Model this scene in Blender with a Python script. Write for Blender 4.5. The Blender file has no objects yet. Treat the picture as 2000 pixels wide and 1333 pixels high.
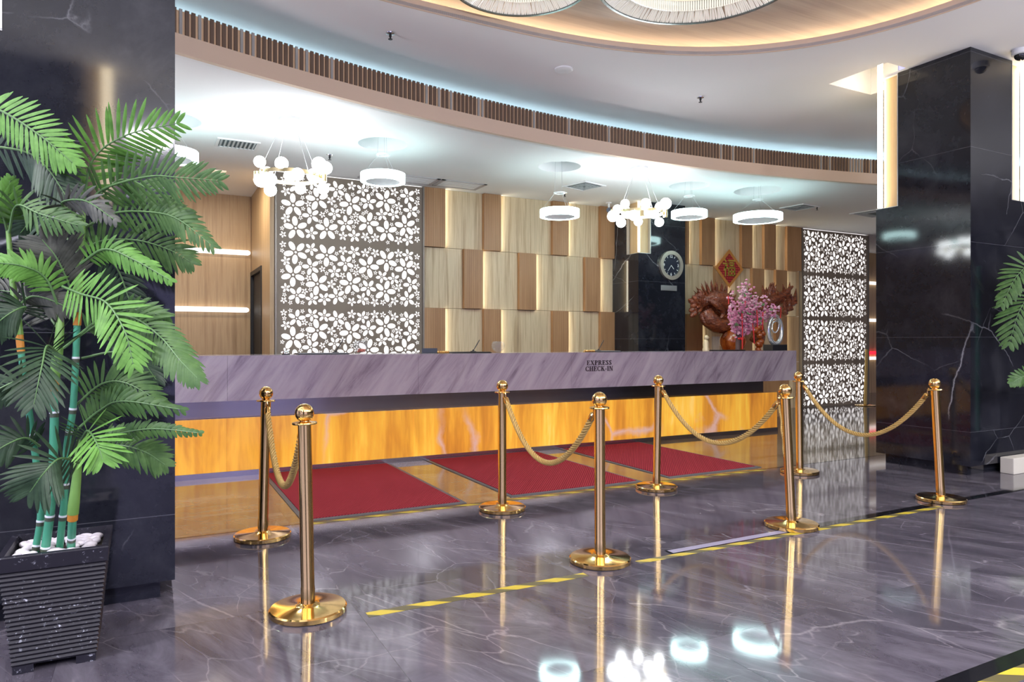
import bpy, bmesh, math, random
import numpy as np
from mathutils import Vector, Matrix, Euler
R = math.radians; PI = math.pi
SC = bpy.context.scene; COL = SC.collection
random.seed(7)

# ------------------------------------------------------------------ camera, sky, exposure
F = 1355.0; CX, CY = 1000.0, 667.0; HC = 1.28
YAW = math.atan2(707, 1355)
SN, CS = math.sin(YAW), math.cos(YAW)
cam_d = bpy.data.cameras.new('camera'); cam = bpy.data.objects.new('camera', cam_d); COL.objects.link(cam)
cam.location = (0, 0, HC); cam.rotation_euler = (PI/2, 0, -YAW)
cam_d.sensor_width = 36; cam_d.lens = 36*F/2000; cam_d.clip_start = 0.05
cam_d.shift_y = 0.00025
SC.camera = cam
SC.view_settings.view_transform = 'Standard'; SC.view_settings.look = 'None'
SC.view_settings.gamma = 1; SC.view_settings.use_curve_mapping = False
SC.view_settings.exposure = 0.5
world = bpy.data.worlds.new('world'); SC.world = world; world.use_nodes = True
bg = world.node_tree.nodes['Background']
bg.inputs[0].default_value = (.50, .48, .92, 1); bg.inputs[1].default_value = 1.15
SC.cycles.max_bounces = 8; SC.cycles.glossy_bounces = 5; SC.cycles.transmission_bounces = 8
SC.cycles.diffuse_bounces = 4; SC.cycles.caustics_reflective = False; SC.cycles.caustics_refractive = False
SC.cycles.sample_clamp_indirect = 4.0

def ray(u, v): 
    a = (u-CX)/F; b = (CY-v)/F
    return Vector((SN+a*CS, CS-a*SN, b))
def atd(u, v, d):                      # a point of the photograph at distance d along the view axis
    return Vector((0, 0, HC)) + ray(u, v)*d
def atY(u, v, Y):
    r = ray(u, v); return Vector((0, 0, HC)) + r*(Y/r.y)

def light(name, kind, loc, power, color=(1, 1, 1), rot=(0, 0, 0), size=.3, sizey=None, shape='DISK', **kw):
    l = bpy.data.lights.new(name, kind); o = bpy.data.objects.new(name, l); COL.objects.link(o)
    o.location = loc; o.rotation_euler = rot; l.energy = power; l.color = color
    if kind == 'AREA':
        l.shape = shape; l.size = size
        if sizey: l.size_y = sizey
    for k, v in kw.items(): setattr(l, k, v)
    return o

for lx, ly in ((-3, -1.5), (0, -3), (3, -1.2), (6, -2.5), (9, -1.5), (12, -3.5), (-3.5, 1.5)):
    light('hall_fill', 'AREA', (lx, ly, 4.04), 140, (.93, .92, 1.0), size=.5)  # unseen overhead fill, added out of view to brighten the hall

for lx, ly, pw in ((-3.6, 1.5, 240), (1.8, -2.2, 260), (5.5, -2.6, 260), (9.6, -.8, 170), (-3.8, 4.5, 240)):
    light('ceiling_fill', 'AREA', (lx, ly, 1.9), pw, (.97, .96, 1.0), rot=(PI, 0, 0), size=.6)  # upward fill added out of view to lift the ceilings, no fixtures
light('alcove_downlight', 'AREA', (.775, 9.675, 3.45), 22, (1, .86, .66), size=.18)

# ------------------------------------------------------------------ materials
def newmat(name):
    m = bpy.data.materials.new(name); m.use_nodes = True
    nt = m.node_tree; b = nt.nodes['Principled BSDF']
    return m, nt, b
def col(c): return (c[0], c[1], c[2], 1)
def M(name, c, rough=.5, metal=0, emit=None, es=0, trans=0, ior=None, coat=0, alpha=1, spec=None):
    m, nt, b = newmat(name)
    b.inputs['Base Color'].default_value = col(c); b.inputs['Roughness'].default_value = rough
    b.inputs['Metallic'].default_value = metal
    if emit: b.inputs['Emission Color'].default_value = col(emit); b.inputs['Emission Strength'].default_value = es
    if trans: b.inputs['Transmission Weight'].default_value = trans
    if ior: b.inputs['IOR'].default_value = ior
    if coat: b.inputs['Coat Weight'].default_value = coat; b.inputs['Coat Roughness'].default_value = .03
    if alpha < 1: b.inputs['Alpha'].default_value = alpha
    if spec is not None: b.inputs['Specular IOR Level'].default_value = spec
    return m
class NT:
    def __init__(s, nt): s.nt = nt
    def n(s, t, **kw):
        nd = s.nt.nodes.new(t)
        for k, v in kw.items(): setattr(nd, k, v)
        return nd
    def link(s, a, b): s.nt.links.new(a, b)
    def set(s, sock, v):
        if hasattr(v, 'is_output'): s.link(v, sock)
        else: sock.default_value = v
    def math(s, op, a, b=0.0, c=None, clamp=False):
        nd = s.n('ShaderNodeMath', operation=op); nd.use_clamp = clamp
        s.set(nd.inputs[0], a); s.set(nd.inputs[1], b)
        if c is not None: s.set(nd.inputs[2], c)
        return nd.outputs[0]
    def vec(s, op, a, b=(0, 0, 0)):
        nd = s.n('ShaderNodeVectorMath', operation=op); s.set(nd.inputs[0], a); s.set(nd.inputs[1], b)
        return nd.outputs[0]
    def pos(s): return s.n('ShaderNodeNewGeometry').outputs['Position']
    def sep(s, v):
        nd = s.n('ShaderNodeSeparateXYZ'); s.link(v, nd.inputs[0]); return nd.outputs
    def comb(s, x, y, z):
        nd = s.n('ShaderNodeCombineXYZ')
        for i, q in enumerate((x, y, z)): s.set(nd.inputs[i], q)
        return nd.outputs[0]
    def mapp(s, v, loc=(0, 0, 0), rot=(0, 0, 0), scale=(1, 1, 1)):
        nd = s.n('ShaderNodeMapping'); s.link(v, nd.inputs[0])
        nd.inputs[1].default_value = loc; nd.inputs[2].default_value = rot; nd.inputs[3].default_value = scale
        return nd.outputs[0]
    def rs(s, v, rot, scale): return s.mapp(s.mapp(v, rot=rot), scale=scale)   # turn first, then stretch
    def noise(s, v, scale=5, detail=4, rough=.55, dist=0, out=0):
        nd = s.n('ShaderNodeTexNoise'); s.link(v, nd.inputs['Vector'])
        nd.inputs['Scale'].default_value = scale; nd.inputs['Detail'].default_value = detail
        nd.inputs['Roughness'].default_value = rough; nd.inputs['Distortion'].default_value = dist
        return nd.outputs[out]
    def voro(s, v, scale, feature='DISTANCE_TO_EDGE'):
        nd = s.n('ShaderNodeTexVoronoi', feature=feature); s.link(v, nd.inputs['Vector'])
        nd.inputs['Scale'].default_value = scale; return nd.outputs[0]
    def ramp(s, f, stops, interp='LINEAR'):
        nd = s.n('ShaderNodeValToRGB'); s.link(f, nd.inputs[0]); cr = nd.color_ramp; cr.interpolation = interp
        while len(cr.elements) < len(stops): cr.elements.new(.5)
        for e, (p, c) in zip(cr.elements, stops): e.position = p; e.color = col(c) if len(c) == 3 else c
        return nd.outputs[0]
    def mix(s, f, a, b, blend='MIX'):
        nd = s.n('ShaderNodeMix', data_type='RGBA', blend_type=blend)
        s.set(nd.inputs[0], f); s.set(nd.inputs[6], a if hasattr(a, 'is_output') else col(a)); s.set(nd.inputs[7], b if hasattr(b, 'is_output') else col(b))
        return nd.outputs[2]
    def bump(s, h, strength=.3, dist=.01):
        nd = s.n('ShaderNodeBump'); s.link(h, nd.inputs['Height']); nd.inputs['Strength'].default_value = strength
        nd.inputs['Distance'].default_value = dist; return nd.outputs[0]
def grey(v): return (v, v, v)

def veins(t, p, scale, width, warp=.12, seed=0.0, lo=.46, hi=.60):
    """thin straight-ish white stone cracks, 0..1"""
    p = t.mapp(p, loc=(seed, seed*1.7, seed*.6), rot=(seed, seed*.5, seed*2))
    def scaled(v, k):
        sc = t.n('ShaderNodeVectorMath', operation='SCALE'); t.link(v, sc.inputs[0]); sc.inputs['Scale'].default_value = k; return sc.outputs[0]
    w = t.noise(p, scale*1.1, 2, .5, 0, 1); w2 = t.noise(p, scale*9, 4, .6, 0, 1)
    q = t.vec('ADD', p, scaled(t.vec('SUBTRACT', w, (.5, .5, .5)), warp/scale*2))
    q = t.vec('ADD', q, scaled(t.vec('SUBTRACT', w2, (.5, .5, .5)), .05/scale))
    e = t.voro(q, scale)
    line = t.ramp(e, [(0, grey(1)), (width, grey(.35)), (width*1.8, grey(0))])
    mask = t.ramp(t.noise(p, scale*1.1, 3, .6), [(lo, grey(0)), (hi, grey(1))])
    return t.math('MULTIPLY', line, mask)

def black_marble():
    m, nt, b = newmat('black_marble'); t = NT(nt); p = t.pos()
    base = t.ramp(t.noise(p, 2.2, 6, .65, .4), [(.3, (.005, .0055, .009)), (.55, (.013, .014, .020)), (.75, (.034, .035, .042))])
    cl_ = t.ramp(t.noise(p, 9, 6, .75), [(.45, grey(0)), (.8, grey(1))])
    base = t.mix(t.math('MULTIPLY', cl_, .13), base, (.075, .078, .085))
    v = t.math('MAXIMUM', t.math('MULTIPLY', veins(t, p, .55, .0026, .10, 3.1), .85), t.math('MULTIPLY', veins(t, p, 1.1, .0032, .15, 8.2, .5, .62), .32))
    s = t.sep(p)
    j = t.math('LESS_THAN', t.math('ABSOLUTE', t.math('SUBTRACT', t.math('PINGPONG', t.math('ADD', s[2], -.42), .45), 0.0)), .0016)
    c = t.mix(t.math('MULTIPLY', v, .75), base, (.55, .56, .60))
    c = t.mix(t.math('MULTIPLY', j, .5), c, (.16, .16, .18))
    t.link(c, b.inputs['Base Color']); b.inputs['Roughness'].default_value = .07
    b.inputs['Specular IOR Level'].default_value = .5
    return m

def floor_marble():
    m, nt, b = newmat('floor_marble'); t = NT(nt); p = t.pos(); s = t.sep(p)
    P = 1.2
    fx = t.math('FLOOR', t.math('DIVIDE', t.math('ADD', s[0], .33), P)); fy = t.math('FLOOR', t.math('DIVIDE', t.math('ADD', s[1], .15), P))
    wn = t.n('ShaderNodeTexWhiteNoise', noise_dimensions='2D'); t.link(t.comb(fx, fy, 0), wn.inputs['Vector'])
    off = t.n('ShaderNodeVectorMath', operation='SCALE'); t.link(wn.outputs['Color'], off.inputs[0]); off.inputs['Scale'].default_value = 1.5
    q = t.vec('ADD', p, off.outputs[0])
    st = t.rs(q, (0, 0, R(-20)), (2.3, .55, 1))
    base = t.ramp(t.noise(st, 1.6, 8, .68, .8), [(.30, (.036, .032, .044)), (.46, (.078, .070, .088)), (.60, (.125, .114, .138)), (.74, (.22, .205, .235))])
    st2 = t.rs(q, (0, 0, R(-24)), (1.8, .55, 1))
    v = t.math('MAXIMUM', t.math('MULTIPLY', veins(t, st2, .9, .0045, .18, 1.3), .55), t.math('MAXIMUM', t.math('MULTIPLY', veins(t, st2, 2.6, .008, .3, 5.2, .42, .62), .5), t.math('MULTIPLY', veins(t, p, 1.5, .004, .2, 2.2), .4)))
    c = t.mix(t.math('MULTIPLY', v, .6), base, (.50, .46, .48))
    # the band of beige stone in front of the counter
    band = t.math('MULTIPLY', t.math('GREATER_THAN', s[1], 5.0), t.math('LESS_THAN', s[1], 7.4))
    tan = t.ramp(t.noise(t.mapp(q, scale=(.7, 2.0, 1)), 2.0, 8, .65, .8), [(.3, (.11, .085, .055)), (.55, (.21, .17, .115)), (.75, (.33, .28, .20))])
    tan = t.mix(t.math('MULTIPLY', v, .5), tan, (.55, .48, .38))
    c = t.mix(band, c, tan)
    jx = t.math('LESS_THAN', t.math('PINGPONG', t.math('ADD', s[0], .33), P/2), .0013)
    jy = t.math('LESS_THAN', t.math('PINGPONG', t.math('ADD', s[1], .15), P/2), .0013)
    j = t.math('MAXIMUM', jx, jy)
    c = t.mix(t.math('MULTIPLY', j, .7), c, (.03, .03, .035))
    t.link(c, b.inputs['Base Color'])
    t.link(t.math('ADD', t.math('MULTIPLY', t.noise(p, 5, 3), .04), .045), b.inputs['Roughness'])
    t.link(t.bump(t.noise(p, 3.2, 2, .5), .02, .004), b.inputs['Normal'])
    b.inputs['Specular IOR Level'].default_value = .85
    return m

def counter_marble():
    m, nt, b = newmat('lilac_marble'); t = NT(nt); p = t.pos()
    q = t.rs(p, (0, R(-36), 0), (2.4, 1, .38))
    n = t.noise(q, 2.3, 9, .66, .7)
    c = t.ramp(n, [(.34, (.20, .155, .20)), (.44, (.33, .275, .33)), (.55, (.41, .355, .405)), (.72, (.47, .415, .455))])
    l = t.ramp(t.noise(t.rs(p, (0, R(-33), 0), (5, 1, .33)), 2.6, 6, .6, .5), [(.60, grey(0)), (.68, grey(.7)), (.74, grey(.2))])
    c = t.mix(t.math('MULTIPLY', l, .6), c, (.22, .17, .20))
    t.link(c, b.inputs['Base Color']); b.inputs['Roughness'].default_value = .14
    return m

def onyx():
    m, nt, b = newmat('backlit_onyx'); t = NT(nt); p = t.pos()
    n = t.math('ADD', t.math('MULTIPLY', t.noise(t.mapp(p, rot=(0, R(8), 0), scale=(2.6, 1, .45)), 1.5, 4, .5, .5), .75), t.math('MULTIPLY', t.noise(t.mapp(p, scale=(8, 1, .6)), 2.0, 5, .6, .3), .25))
    c = t.ramp(n, [(.30, (.46, .165, .025)), (.43, (.64, .27, .032)), (.53, (.80, .40, .045)), (.62, (.95, .54, .07)), (.74, (1, .74, .30))])
    v = t.math('MULTIPLY', veins(t, t.mapp(p, scale=(1, .02, 1)), .62, .011, .12, .75, .40, .52), 1.0)
    c = t.mix(t.math('MULTIPLY', v, .85), c, (.60, .40, .36))
    t.link(c, b.inputs['Base Color']); t.link(c, b.inputs['Emission Color'])
    b.inputs['Emission Strength'].default_value = .37; b.inputs['Roughness'].default_value = .15
    return m

def wood(name, ramp_, sx=14, rough=.45, axis='XY', ribs=0, emit=0):
    m, nt, b = newmat(name); t = NT(nt); p = t.pos(); s = t.sep(p)
    a = t.math('ADD', s[0], s[1])
    q = t.comb(t.math('MULTIPLY', a, sx), 0.0, t.math('MULTIPLY', s[2], .55))
    if axis == 'Y':
        q = t.comb(t.math('MULTIPLY', s[1], sx), 0.0, t.math('MULTIPLY', s[0], .6))
    n1 = t.noise(q, 1.0, 5, .62, .15)
    n2 = t.noise(t.mapp(q, loc=(7, 0, 3), scale=(5, 1, 1.4)), 1.2, 4, .6, 0)
    n = t.math('ADD', t.math('MULTIPLY', n1, .72), t.math('MULTIPLY', n2, .28))
    c = t.ramp(n, ramp_)
    if ribs:
        r = t.math('PINGPONG', a, ribs/2)
        g = t.ramp(t.math('DIVIDE', r, ribs/2), [(.0, grey(.62)), (.22, grey(1))])
        c = t.mix(1.0, c, g, 'MULTIPLY')
        t.link(t.bump(t.math('MINIMUM', t.math('DIVIDE', r, ribs/2), .3), .6, .004), b.inputs['Normal'])
    t.link(c, b.inputs['Base Color']); b.inputs['Roughness'].default_value = rough
    return m

def mat_carpet():
    m, nt, b = newmat('red_ribbed_carpet'); t = NT(nt); p = t.pos()
    s = t.sep(t.mapp(p, rot=(0, 0, R(38)), scale=(1, 1, 1)))
    r = t.math('PINGPONG', s[0], .009)
    k = t.math('MULTIPLY', t.math('DIVIDE', r, .009), t.math('ADD', .75, t.math('MULTIPLY', t.noise(p, 160, 2), .5)))
    c = t.ramp(k, [(.1, (.17, .014, .022)), (.45, (.34, .030, .045)), (1, (.42, .050, .065))])
    t.link(c, b.inputs['Base Color']); b.inputs['Roughness'].default_value = .95
    t.link(t.bump(k, .8, .006), b.inputs['Normal'])
    b.inputs['Specular IOR Level'].default_value = .1
    return m

def mat_tape():
    m, nt, b = newmat('hazard_tape'); t = NT(nt); p = t.pos(); s = t.sep(p)
    a = t.math('FRACT', t.math('DIVIDE', t.math('SUBTRACT', s[0], t.math('MULTIPLY', s[1], -1.6)), .24))
    c = t.mix(t.math('LESS_THAN', a, .5), (.10, .085, .035), (.56, .43, .035))
    t.link(c, b.inputs['Base Color']); b.inputs['Roughness'].default_value = .35
    return m

def mat_planter():
    m, nt, b = newmat('chipped_black_paint'); t = NT(nt); p = t.pos(); s = t.sep(p)
    sp = t.ramp(t.noise(p, 60, 4, .7), [(.60, grey(0)), (.66, grey(1))])
    low = t.ramp(t.noise(p, 7, 3, .6), [(.42, grey(0)), (.66, grey(1))])
    k = t.math('MULTIPLY', sp, low)
    c = t.mix(t.math('MULTIPLY', k, .8), (.013, .012, .019), (.60, .62, .72))
    t.link(c, b.inputs['Base Color']); b.inputs['Roughness'].default_value = .42; b.inputs['Specular IOR Level'].default_value = .3
    return m

def mat_leaf(name, c1, c2, rough=.5):
    m, nt, b = newmat(name); t = NT(nt); p = t.pos()
    n = t.noise(p, 22, 4, .6)
    t.link(t.ramp(n, [(.3, c1), (.7, c2)]), b.inputs['Base Color']); b.inputs['Roughness'].default_value = rough
    b.inputs['Specular IOR Level'].default_value = .3
    return m

def mat_carving():
    m, nt, b = newmat('lacquered_carving'); t = NT(nt); p = t.pos(); s = t.sep(p)
    n = t.noise(t.mapp(p, scale=(3, 3, 9)), 3, 6, .65, .6)
    t.link(t.ramp(n, [(.3, (.09, .020, .010)), (.55, (.25, .055, .018)), (.75, (.42, .11, .03))]), b.inputs['Base Color'])
    b.inputs['Roughness'].default_value = .22; b.inputs['Coat Weight'].default_value = .4
    hh = t.math('ADD', t.math('MULTIPLY', t.voro(p, 26, 'F1'), .7), t.noise(p, 40, 3, .6))
    t.link(t.bump(hh, .9, .02), b.inputs['Normal'])
    return m
def mat_globe():
    m, nt, b = newmat('orange_lacquered_wood'); t = NT(nt); p = t.pos()
    n = t.noise(t.mapp(p, scale=(6, 6, 1.3)), 3, 6, .6, .5)
    t.link(t.ramp(n, [(.3, (.20, .030, .006)), (.55, (.42, .085, .012)), (.75, (.58, .15, .02))]), b.inputs['Base Color'])
    b.inputs['Roughness'].default_value = .15; b.inputs['Coat Weight'].default_value = .6
    return m
def mat_fu():
    m, nt, b = newmat('red_lattice_paper'); t = NT(nt); p = t.pos(); s = t.sep(p)
    a = t.math('PINGPONG', t.math('ADD', s[0], 0), .022); c_ = t.math('PINGPONG', s[2], .022)
    d = t.math('MAXIMUM', a, c_)
    c = t.mix(t.math('LESS_THAN', d, .0125), (.26, .008, .014), (.62, .07, .05))
    t.link(c, b.inputs['Base Color']); b.inputs['Roughness'].default_value = .5
    return m

MAT = dict(
    black=black_marble(), floor=floor_marble(), lilac=counter_marble(), onyx=onyx(),
    lightwood=wood('pale_veneer', [(.28, (.30, .205, .12)), (.42, (.48, .35, .205)), (.52, (.67, .54, .35)), (.62, (.52, .40, .25)), (.74, (.82, .71, .52))], 15),
    midwood=wood('oak_veneer', [(.28, (.26, .155, .075)), (.42, (.40, .26, .135)), (.52, (.52, .36, .20)), (.62, (.42, .28, .15)), (.75, (.64, .47, .28))], 13),
    darkwood=wood('ribbed_teak', [(.3, (.31, .155, .068)), (.5, (.41, .22, .10)), (.7, (.49, .29, .145))], 6, ribs=.035),
    ceilwood=wood('ceiling_veneer', [(.25, (.40, .29, .21)), (.45, (.52, .39, .29)), (.6, (.60, .47, .35)), (.8, (.68, .55, .43))], 9, axis='Y'),
    boxwood=wood('lightbox_veneer', [(.25, (.50, .34, .17)), (.5, (.62, .45, .25)), (.75, (.72, .56, .34))], 10),
    ceil=M('ceiling_paint', (.82, .82, .82), .9), ceil2=M('ceiling_paint_cool', (.86, .87, .87), .9),
    peach=M('peach_paint', (.68, .535, .41), .75), slat=M('brown_slat', (.125, .080, .055), .5), slatback=M('tan_backing', (.74, .52, .32), .6),
    silverslat=M('grey_slat', (.34, .34, .33), .5), bronzeedge=M('bronze_edge', (.26, .23, .20), .4, .5),
    silver=M('brushed_silver', (.62, .63, .64), .35, .8),
    gold=M('polished_gold', (.86, .58, .22), .10, 1), golddark=M('bronze_gold_pole', (.80, .56, .22), .16, 1),
    ropegold=M('gold_rope_yarn', (.60, .40, .13), .55, .25), brass=M('satin_brass', (.62, .52, .30), .3, 1),
    carpet=mat_carpet(), rubber=M('grey_rubber', (.10, .10, .11), .5), tape=mat_tape(),
    palestrip=M('pale_lilac_strip', (.36, .34, .46), .2),
    blackstrip=M('black_inlay', (.008, .008, .010), .06, spec=.8),
    steel=M('dark_bronze_steel', (.30, .27, .28), .22, 1), kick=M('steel_kick', (.45, .43, .52), .25, 1),
    dark=M('matt_black', (.012, .012, .014), .5), blackplastic=M('black_plastic', (.015, .015, .018), .3),
    white=M('white_enamel', (.80, .81, .82), .5), chrome=M('chrome', (.75, .77, .78), .08, 1),
    lens=M('dark_lens', (.01, .01, .012), .08, spec=.8), grille=M('grey_grille', (.46, .52, .55), .5), grilledark=M('duct_shadow', (.10, .14, .16), .6),
    screen=M('taupe_board', (.24, .19, .145), .6), screenlight=M('acrylic_lightbox', (.8, .8, .8), .5, emit=(1, .955, .93), es=.66),
    ring=M('ring_diffuser', (.9, .95, .95), .4, emit=(.66, 1.0, 1.0), es=11), globe=M('lit_globe', (.95, .95, .95), .3, emit=(.93, .98, 1.0), es=16),
    ledwarm=M('warm_led', (1, .8, .5), .5, emit=(1.0, .84, .62), es=11), ledcool=M('cool_led', (.7, .9, 1), .5, emit=(.60, .87, 1.0), es=9),
    ledwall=M('wall_led', (1, .95, .8), .5, emit=(1.0, .93, .72), es=7), ledwhite=M('white_led', (1, 1, 1), .5, emit=(1, .97, .92), es=1.0),
    ledpost=M('corner_led', (1, .85, .6), .5, emit=(1.0, .83, .56), es=13),
    ledsoft=M('soft_corner_led', (1, .85, .6), .5, emit=(1.0, .86, .62), es=2.2),
    down=M('warm_downlight', (1, .9, .7), .5, emit=(1, .90, .70), es=.35),
    crystal=M('crystal_rods', (.78, .77, .70), .16, .25, emit=(.95, .90, .80), es=.22), crystalmetal=M('grey_chrome_band', (.22, .25, .25), .25, .9),
    planter=mat_planter(), soil=M('dark_soil', (.03, .025, .02), .9), pebble=M('white_pebble', (.66, .62, .66), .6), pebbletan=M('tan_pebble', (.50, .40, .30), .6),
    stem=M('green_stem', (.055, .27, .16), .32), node=M('white_node', (.70, .74, .78), .5), nodedark=M('dark_node', (.055, .07, .045), .5), sheath=M('pale_sheath', (.13, .27, .055), .45),
    orange=M('orange_sheath', (.50, .20, .02), .55), rachis=M('rachis_green', (.09, .19, .06), .45),
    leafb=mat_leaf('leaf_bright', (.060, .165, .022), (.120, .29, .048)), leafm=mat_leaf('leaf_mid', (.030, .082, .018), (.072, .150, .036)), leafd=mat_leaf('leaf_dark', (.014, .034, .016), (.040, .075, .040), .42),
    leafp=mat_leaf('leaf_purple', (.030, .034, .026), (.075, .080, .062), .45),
    carving=mat_carving(), globewood=mat_globe(), pink=M('pink_petal', (.72, .27, .42), .6), pinkpale=M('pale_pink_petal', (.84, .52, .60), .6), twig=M('twig_brown', (.10, .055, .05), .7),
    greenleaf=M('small_green_leaf', (.14, .30, .10), .5), red=M('red_ribbon', (.70, .02, .02), .4), redglow=M('red_sign_light', (.8, .02, .03), .5, emit=(1, .02, .04), es=1.2),
    fu=mat_fu(), orangepaper=M('gold_orange_paper', (.62, .27, .06), .4, .1), goldfoil=M('gold_foil', (.60, .46, .07), .35, .3),
    glass=M('clear_glass', (.45, .50, .50), .02, alpha=.12, spec=.9), mirrorglass=M('crystal_glass', (.86, .93, .93), .03, .75),
    clockrim=M('champagne_rim', (.60, .56, .46), .3, .8), clockface=M('clock_face', (.012, .016, .03), .3), ink=M('ivory_print', (.72, .73, .70), .5),
    letter=M('dark_lettering', (.035, .018, .028), .45), plate=M('grey_metal_plate', (.36, .37, .36), .35, .7), cream=M('cream_paint', (.72, .68, .58), .5),
    candyr=M('red_candy', (.62, .12, .06), .4), candyo=M('orange_candy', (.72, .34, .08), .4), candyg=M('green_candy', (.30, .50, .12), .4), figure=M('pale_gold_figure', (.70, .58, .36), .4, .3),
    navy=M('dark_blue_card', (.05, .06, .09), .4), greytray=M('grey_tray', (.20, .21, .22), .4), cable=M('steel_cable', (.62, .64, .65), .4, .6),
    darkwall=M('dark_brown_wall', (.05, .04, .036), .5),
    doordark=M('door_void', (.012, .011, .012), .6), greypanel=M('grey_panel', (.48, .46, .47), .5),
)

# ------------------------------------------------------------------ mesh building
class MB:
    def __init__(s): s.v = []; s.f = []
    def add(s, vs, fs):
        o = len(s.v); s.v += [tuple(x) for x in vs]; s.f += [tuple(i+o for i in f) for f in fs]; return s
    def box(s, x0, x1, y0, y1, z0, z1):
        vs = [(x, y, z) for x in (x0, x1) for y in (y0, y1) for z in (z0, z1)]
        return s.add(vs, [(0, 1, 3, 2), (4, 6, 7, 5), (0, 4, 5, 1), (2, 3, 7, 6), (0, 2, 6, 4), (1, 5, 7, 3)])
    def obox(s, c, ax, ay, az):                     # oriented box: centre and three half axes
        c, ax, ay, az = map(Vector, (c, ax, ay, az))
        vs = [c+ax*i+ay*j+az*k for i in (-1, 1) for j in (-1, 1) for k in (-1, 1)]
        return s.add(vs, [(0, 1, 3, 2), (4, 6, 7, 5), (0, 4, 5, 1), (2, 3, 7, 6), (0, 2, 6, 4), (1, 5, 7, 3)])
    def lathe(s, prof, c=(0, 0, 0), n=32, cap=True):
        vs = []; fs = []
        for (r, z) in prof:
            for i in range(n):
                a = 2*PI*i/n; vs.append((c[0]+r*math.cos(a), c[1]+r*math.sin(a), c[2]+z))
        for k in range(len(prof)-1):
            for i in range(n):
                j = (i+1) % n; fs.append((k*n+i, k*n+j, (k+1)*n+j, (k+1)*n+i))
        if cap: fs.append(tuple(range(n-1, -1, -1))); fs.append(tuple((len(prof)-1)*n+i for i in range(n)))
        return s.add(vs, fs)
    def ringlathe(s, prof, c=(0, 0, 0), n=48):      # closed profile
        prof = list(prof); m = len(prof); vs = []; fs = []
        for (r, z) in prof:
            for i in range(n):
                a = 2*PI*i/n; vs.append((c[0]+r*math.cos(a), c[1]+r*math.sin(a), c[2]+z))
        for k in range(m):
            k2 = (k+1) % m
            for i in range(n):
                j = (i+1) % n; fs.append((k*n+i, k*n+j, k2*n+j, k2*n+i))
        return s.add(vs, fs)
    def tube(s, pts, rad, n=8, cap=True):
        pts = [Vector(p) for p in pts]; m = len(pts)
        if not hasattr(rad, '__len__'): rad = [rad]*m
        t0 = (pts[1]-pts[0]).normalized(); up = Vector((0, 0, 1)) if abs(t0.z) < .9 else Vector((1, 0, 0))
        nrm = t0.cross(up).normalized(); vs = []; fs = []
        for i, p in enumerate(pts):
            t = (pts[min(i+1, m-1)]-pts[max(i-1, 0)]).normalized()
            nrm = (nrm - t*nrm.dot(t)).normalized(); bn = t.cross(nrm)
            for k in range(n):
                a = 2*PI*k/n; vs.append(p+(nrm*math.cos(a)+bn*math.sin(a))*rad[i])
        for i in range(m-1):
            for k in range(n):
                j = (k+1) % n; fs.append((i*n+k, i*n+j, (i+1)*n+j, (i+1)*n+k))
        if cap: fs.append(tuple(range(n-1, -1, -1))); fs.append(tuple((m-1)*n+k for k in range(n)))
        return s.add(vs, fs)
    def sphere(s, c, r, nu=20, nv=12, sc=(1, 1, 1), rot=None):
        vs = []; fs = []
        for j in range(1, nv):
            for i in range(nu):
                th = PI*j/nv; ph = 2*PI*i/nu
                q = Vector((r*sc[0]*math.sin(th)*math.cos(ph), r*sc[1]*math.sin(th)*math.sin(ph), r*sc[2]*math.cos(th)))
                if rot: q = rot @ q
                vs.append(q+Vector(c))
        for j in range(nv-2):
            for i in range(nu):
                k = (i+1) % nu; fs.append((j*nu+i, (j+1)*nu+i, (j+1)*nu+k, j*nu+k))
        t = Vector((0, 0, r*sc[2])); bt = -t
        if rot: t = rot @ t; bt = rot @ bt
        vs += [t+Vector(c), bt+Vector(c)]; a = len(vs)-2
        for i in range(nu):
            k = (i+1) % nu; fs.append((a, i, k)); fs.append((a+1, (nv-2)*nu+k, (nv-2)*nu+i))
        return s.add(vs, fs)
    def cone(s, p0, p1, r, n=6):
        return s.tube([p0, Vector(p0).lerp(Vector(p1), .6), p1], [r, r*.6, r*.05], n)
    def prism(s, poly, z0, z1, tf=None):            # poly: 2D outline, extruded; tf maps (a,b,h) to 3D
        n = len(poly); tf = tf or (lambda a, b, h: (a, b, h))
        vs = [tf(a, b, z0) for a, b in poly]+[tf(a, b, z1) for a, b in poly]
        fs = [tuple(range(n-1, -1, -1)), tuple(range(n, 2*n))]+[(i, (i+1) % n, n+(i+1) % n, n+i) for i in range(n)]
        return s.add(vs, fs)

def obj(name, mb, mat, parent=None, smooth=True, off=None, bevel=0):
    me = bpy.data.meshes.new(name)
    vs = mb.v
    if off is not None: vs = [(v[0]-off[0], v[1]-off[1], v[2]-off[2]) for v in vs]
    me.from_pydata(vs, [], mb.f); me.update()
    bm = bmesh.new(); bm.from_mesh(me); bmesh.ops.recalc_face_normals(bm, faces=bm.faces); bm.to_mesh(me); bm.free()
    if smooth:
        for p in me.polygons: p.use_smooth = True
        me.set_sharp_from_angle(angle=R(38))
    me.materials.append(MAT[mat] if isinstance(mat, str) else mat)
    o = bpy.data.objects.new(name, me); COL.objects.link(o)
    if parent: o.parent = parent
    if bevel:
        b = o.modifiers.new('bevel', 'BEVEL'); b.width = bevel; b.segments = 2; b.limit_method = 'ANGLE'
    return o
def tag(o, label, cat, group=None, kind=None):
    o['label'] = label; o['category'] = cat
    if group: o['group'] = group
    if kind: o['kind'] = kind
    return o
def thing(name, label, cat, loc=(0, 0, 0), rz=0, group=None, kind=None):
    o = bpy.data.objects.new(name, None); COL.objects.link(o); o.location = loc; o.rotation_euler = (0, 0, rz)
    o.empty_display_size = .1
    return tag(o, label, cat, group, kind)
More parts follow.
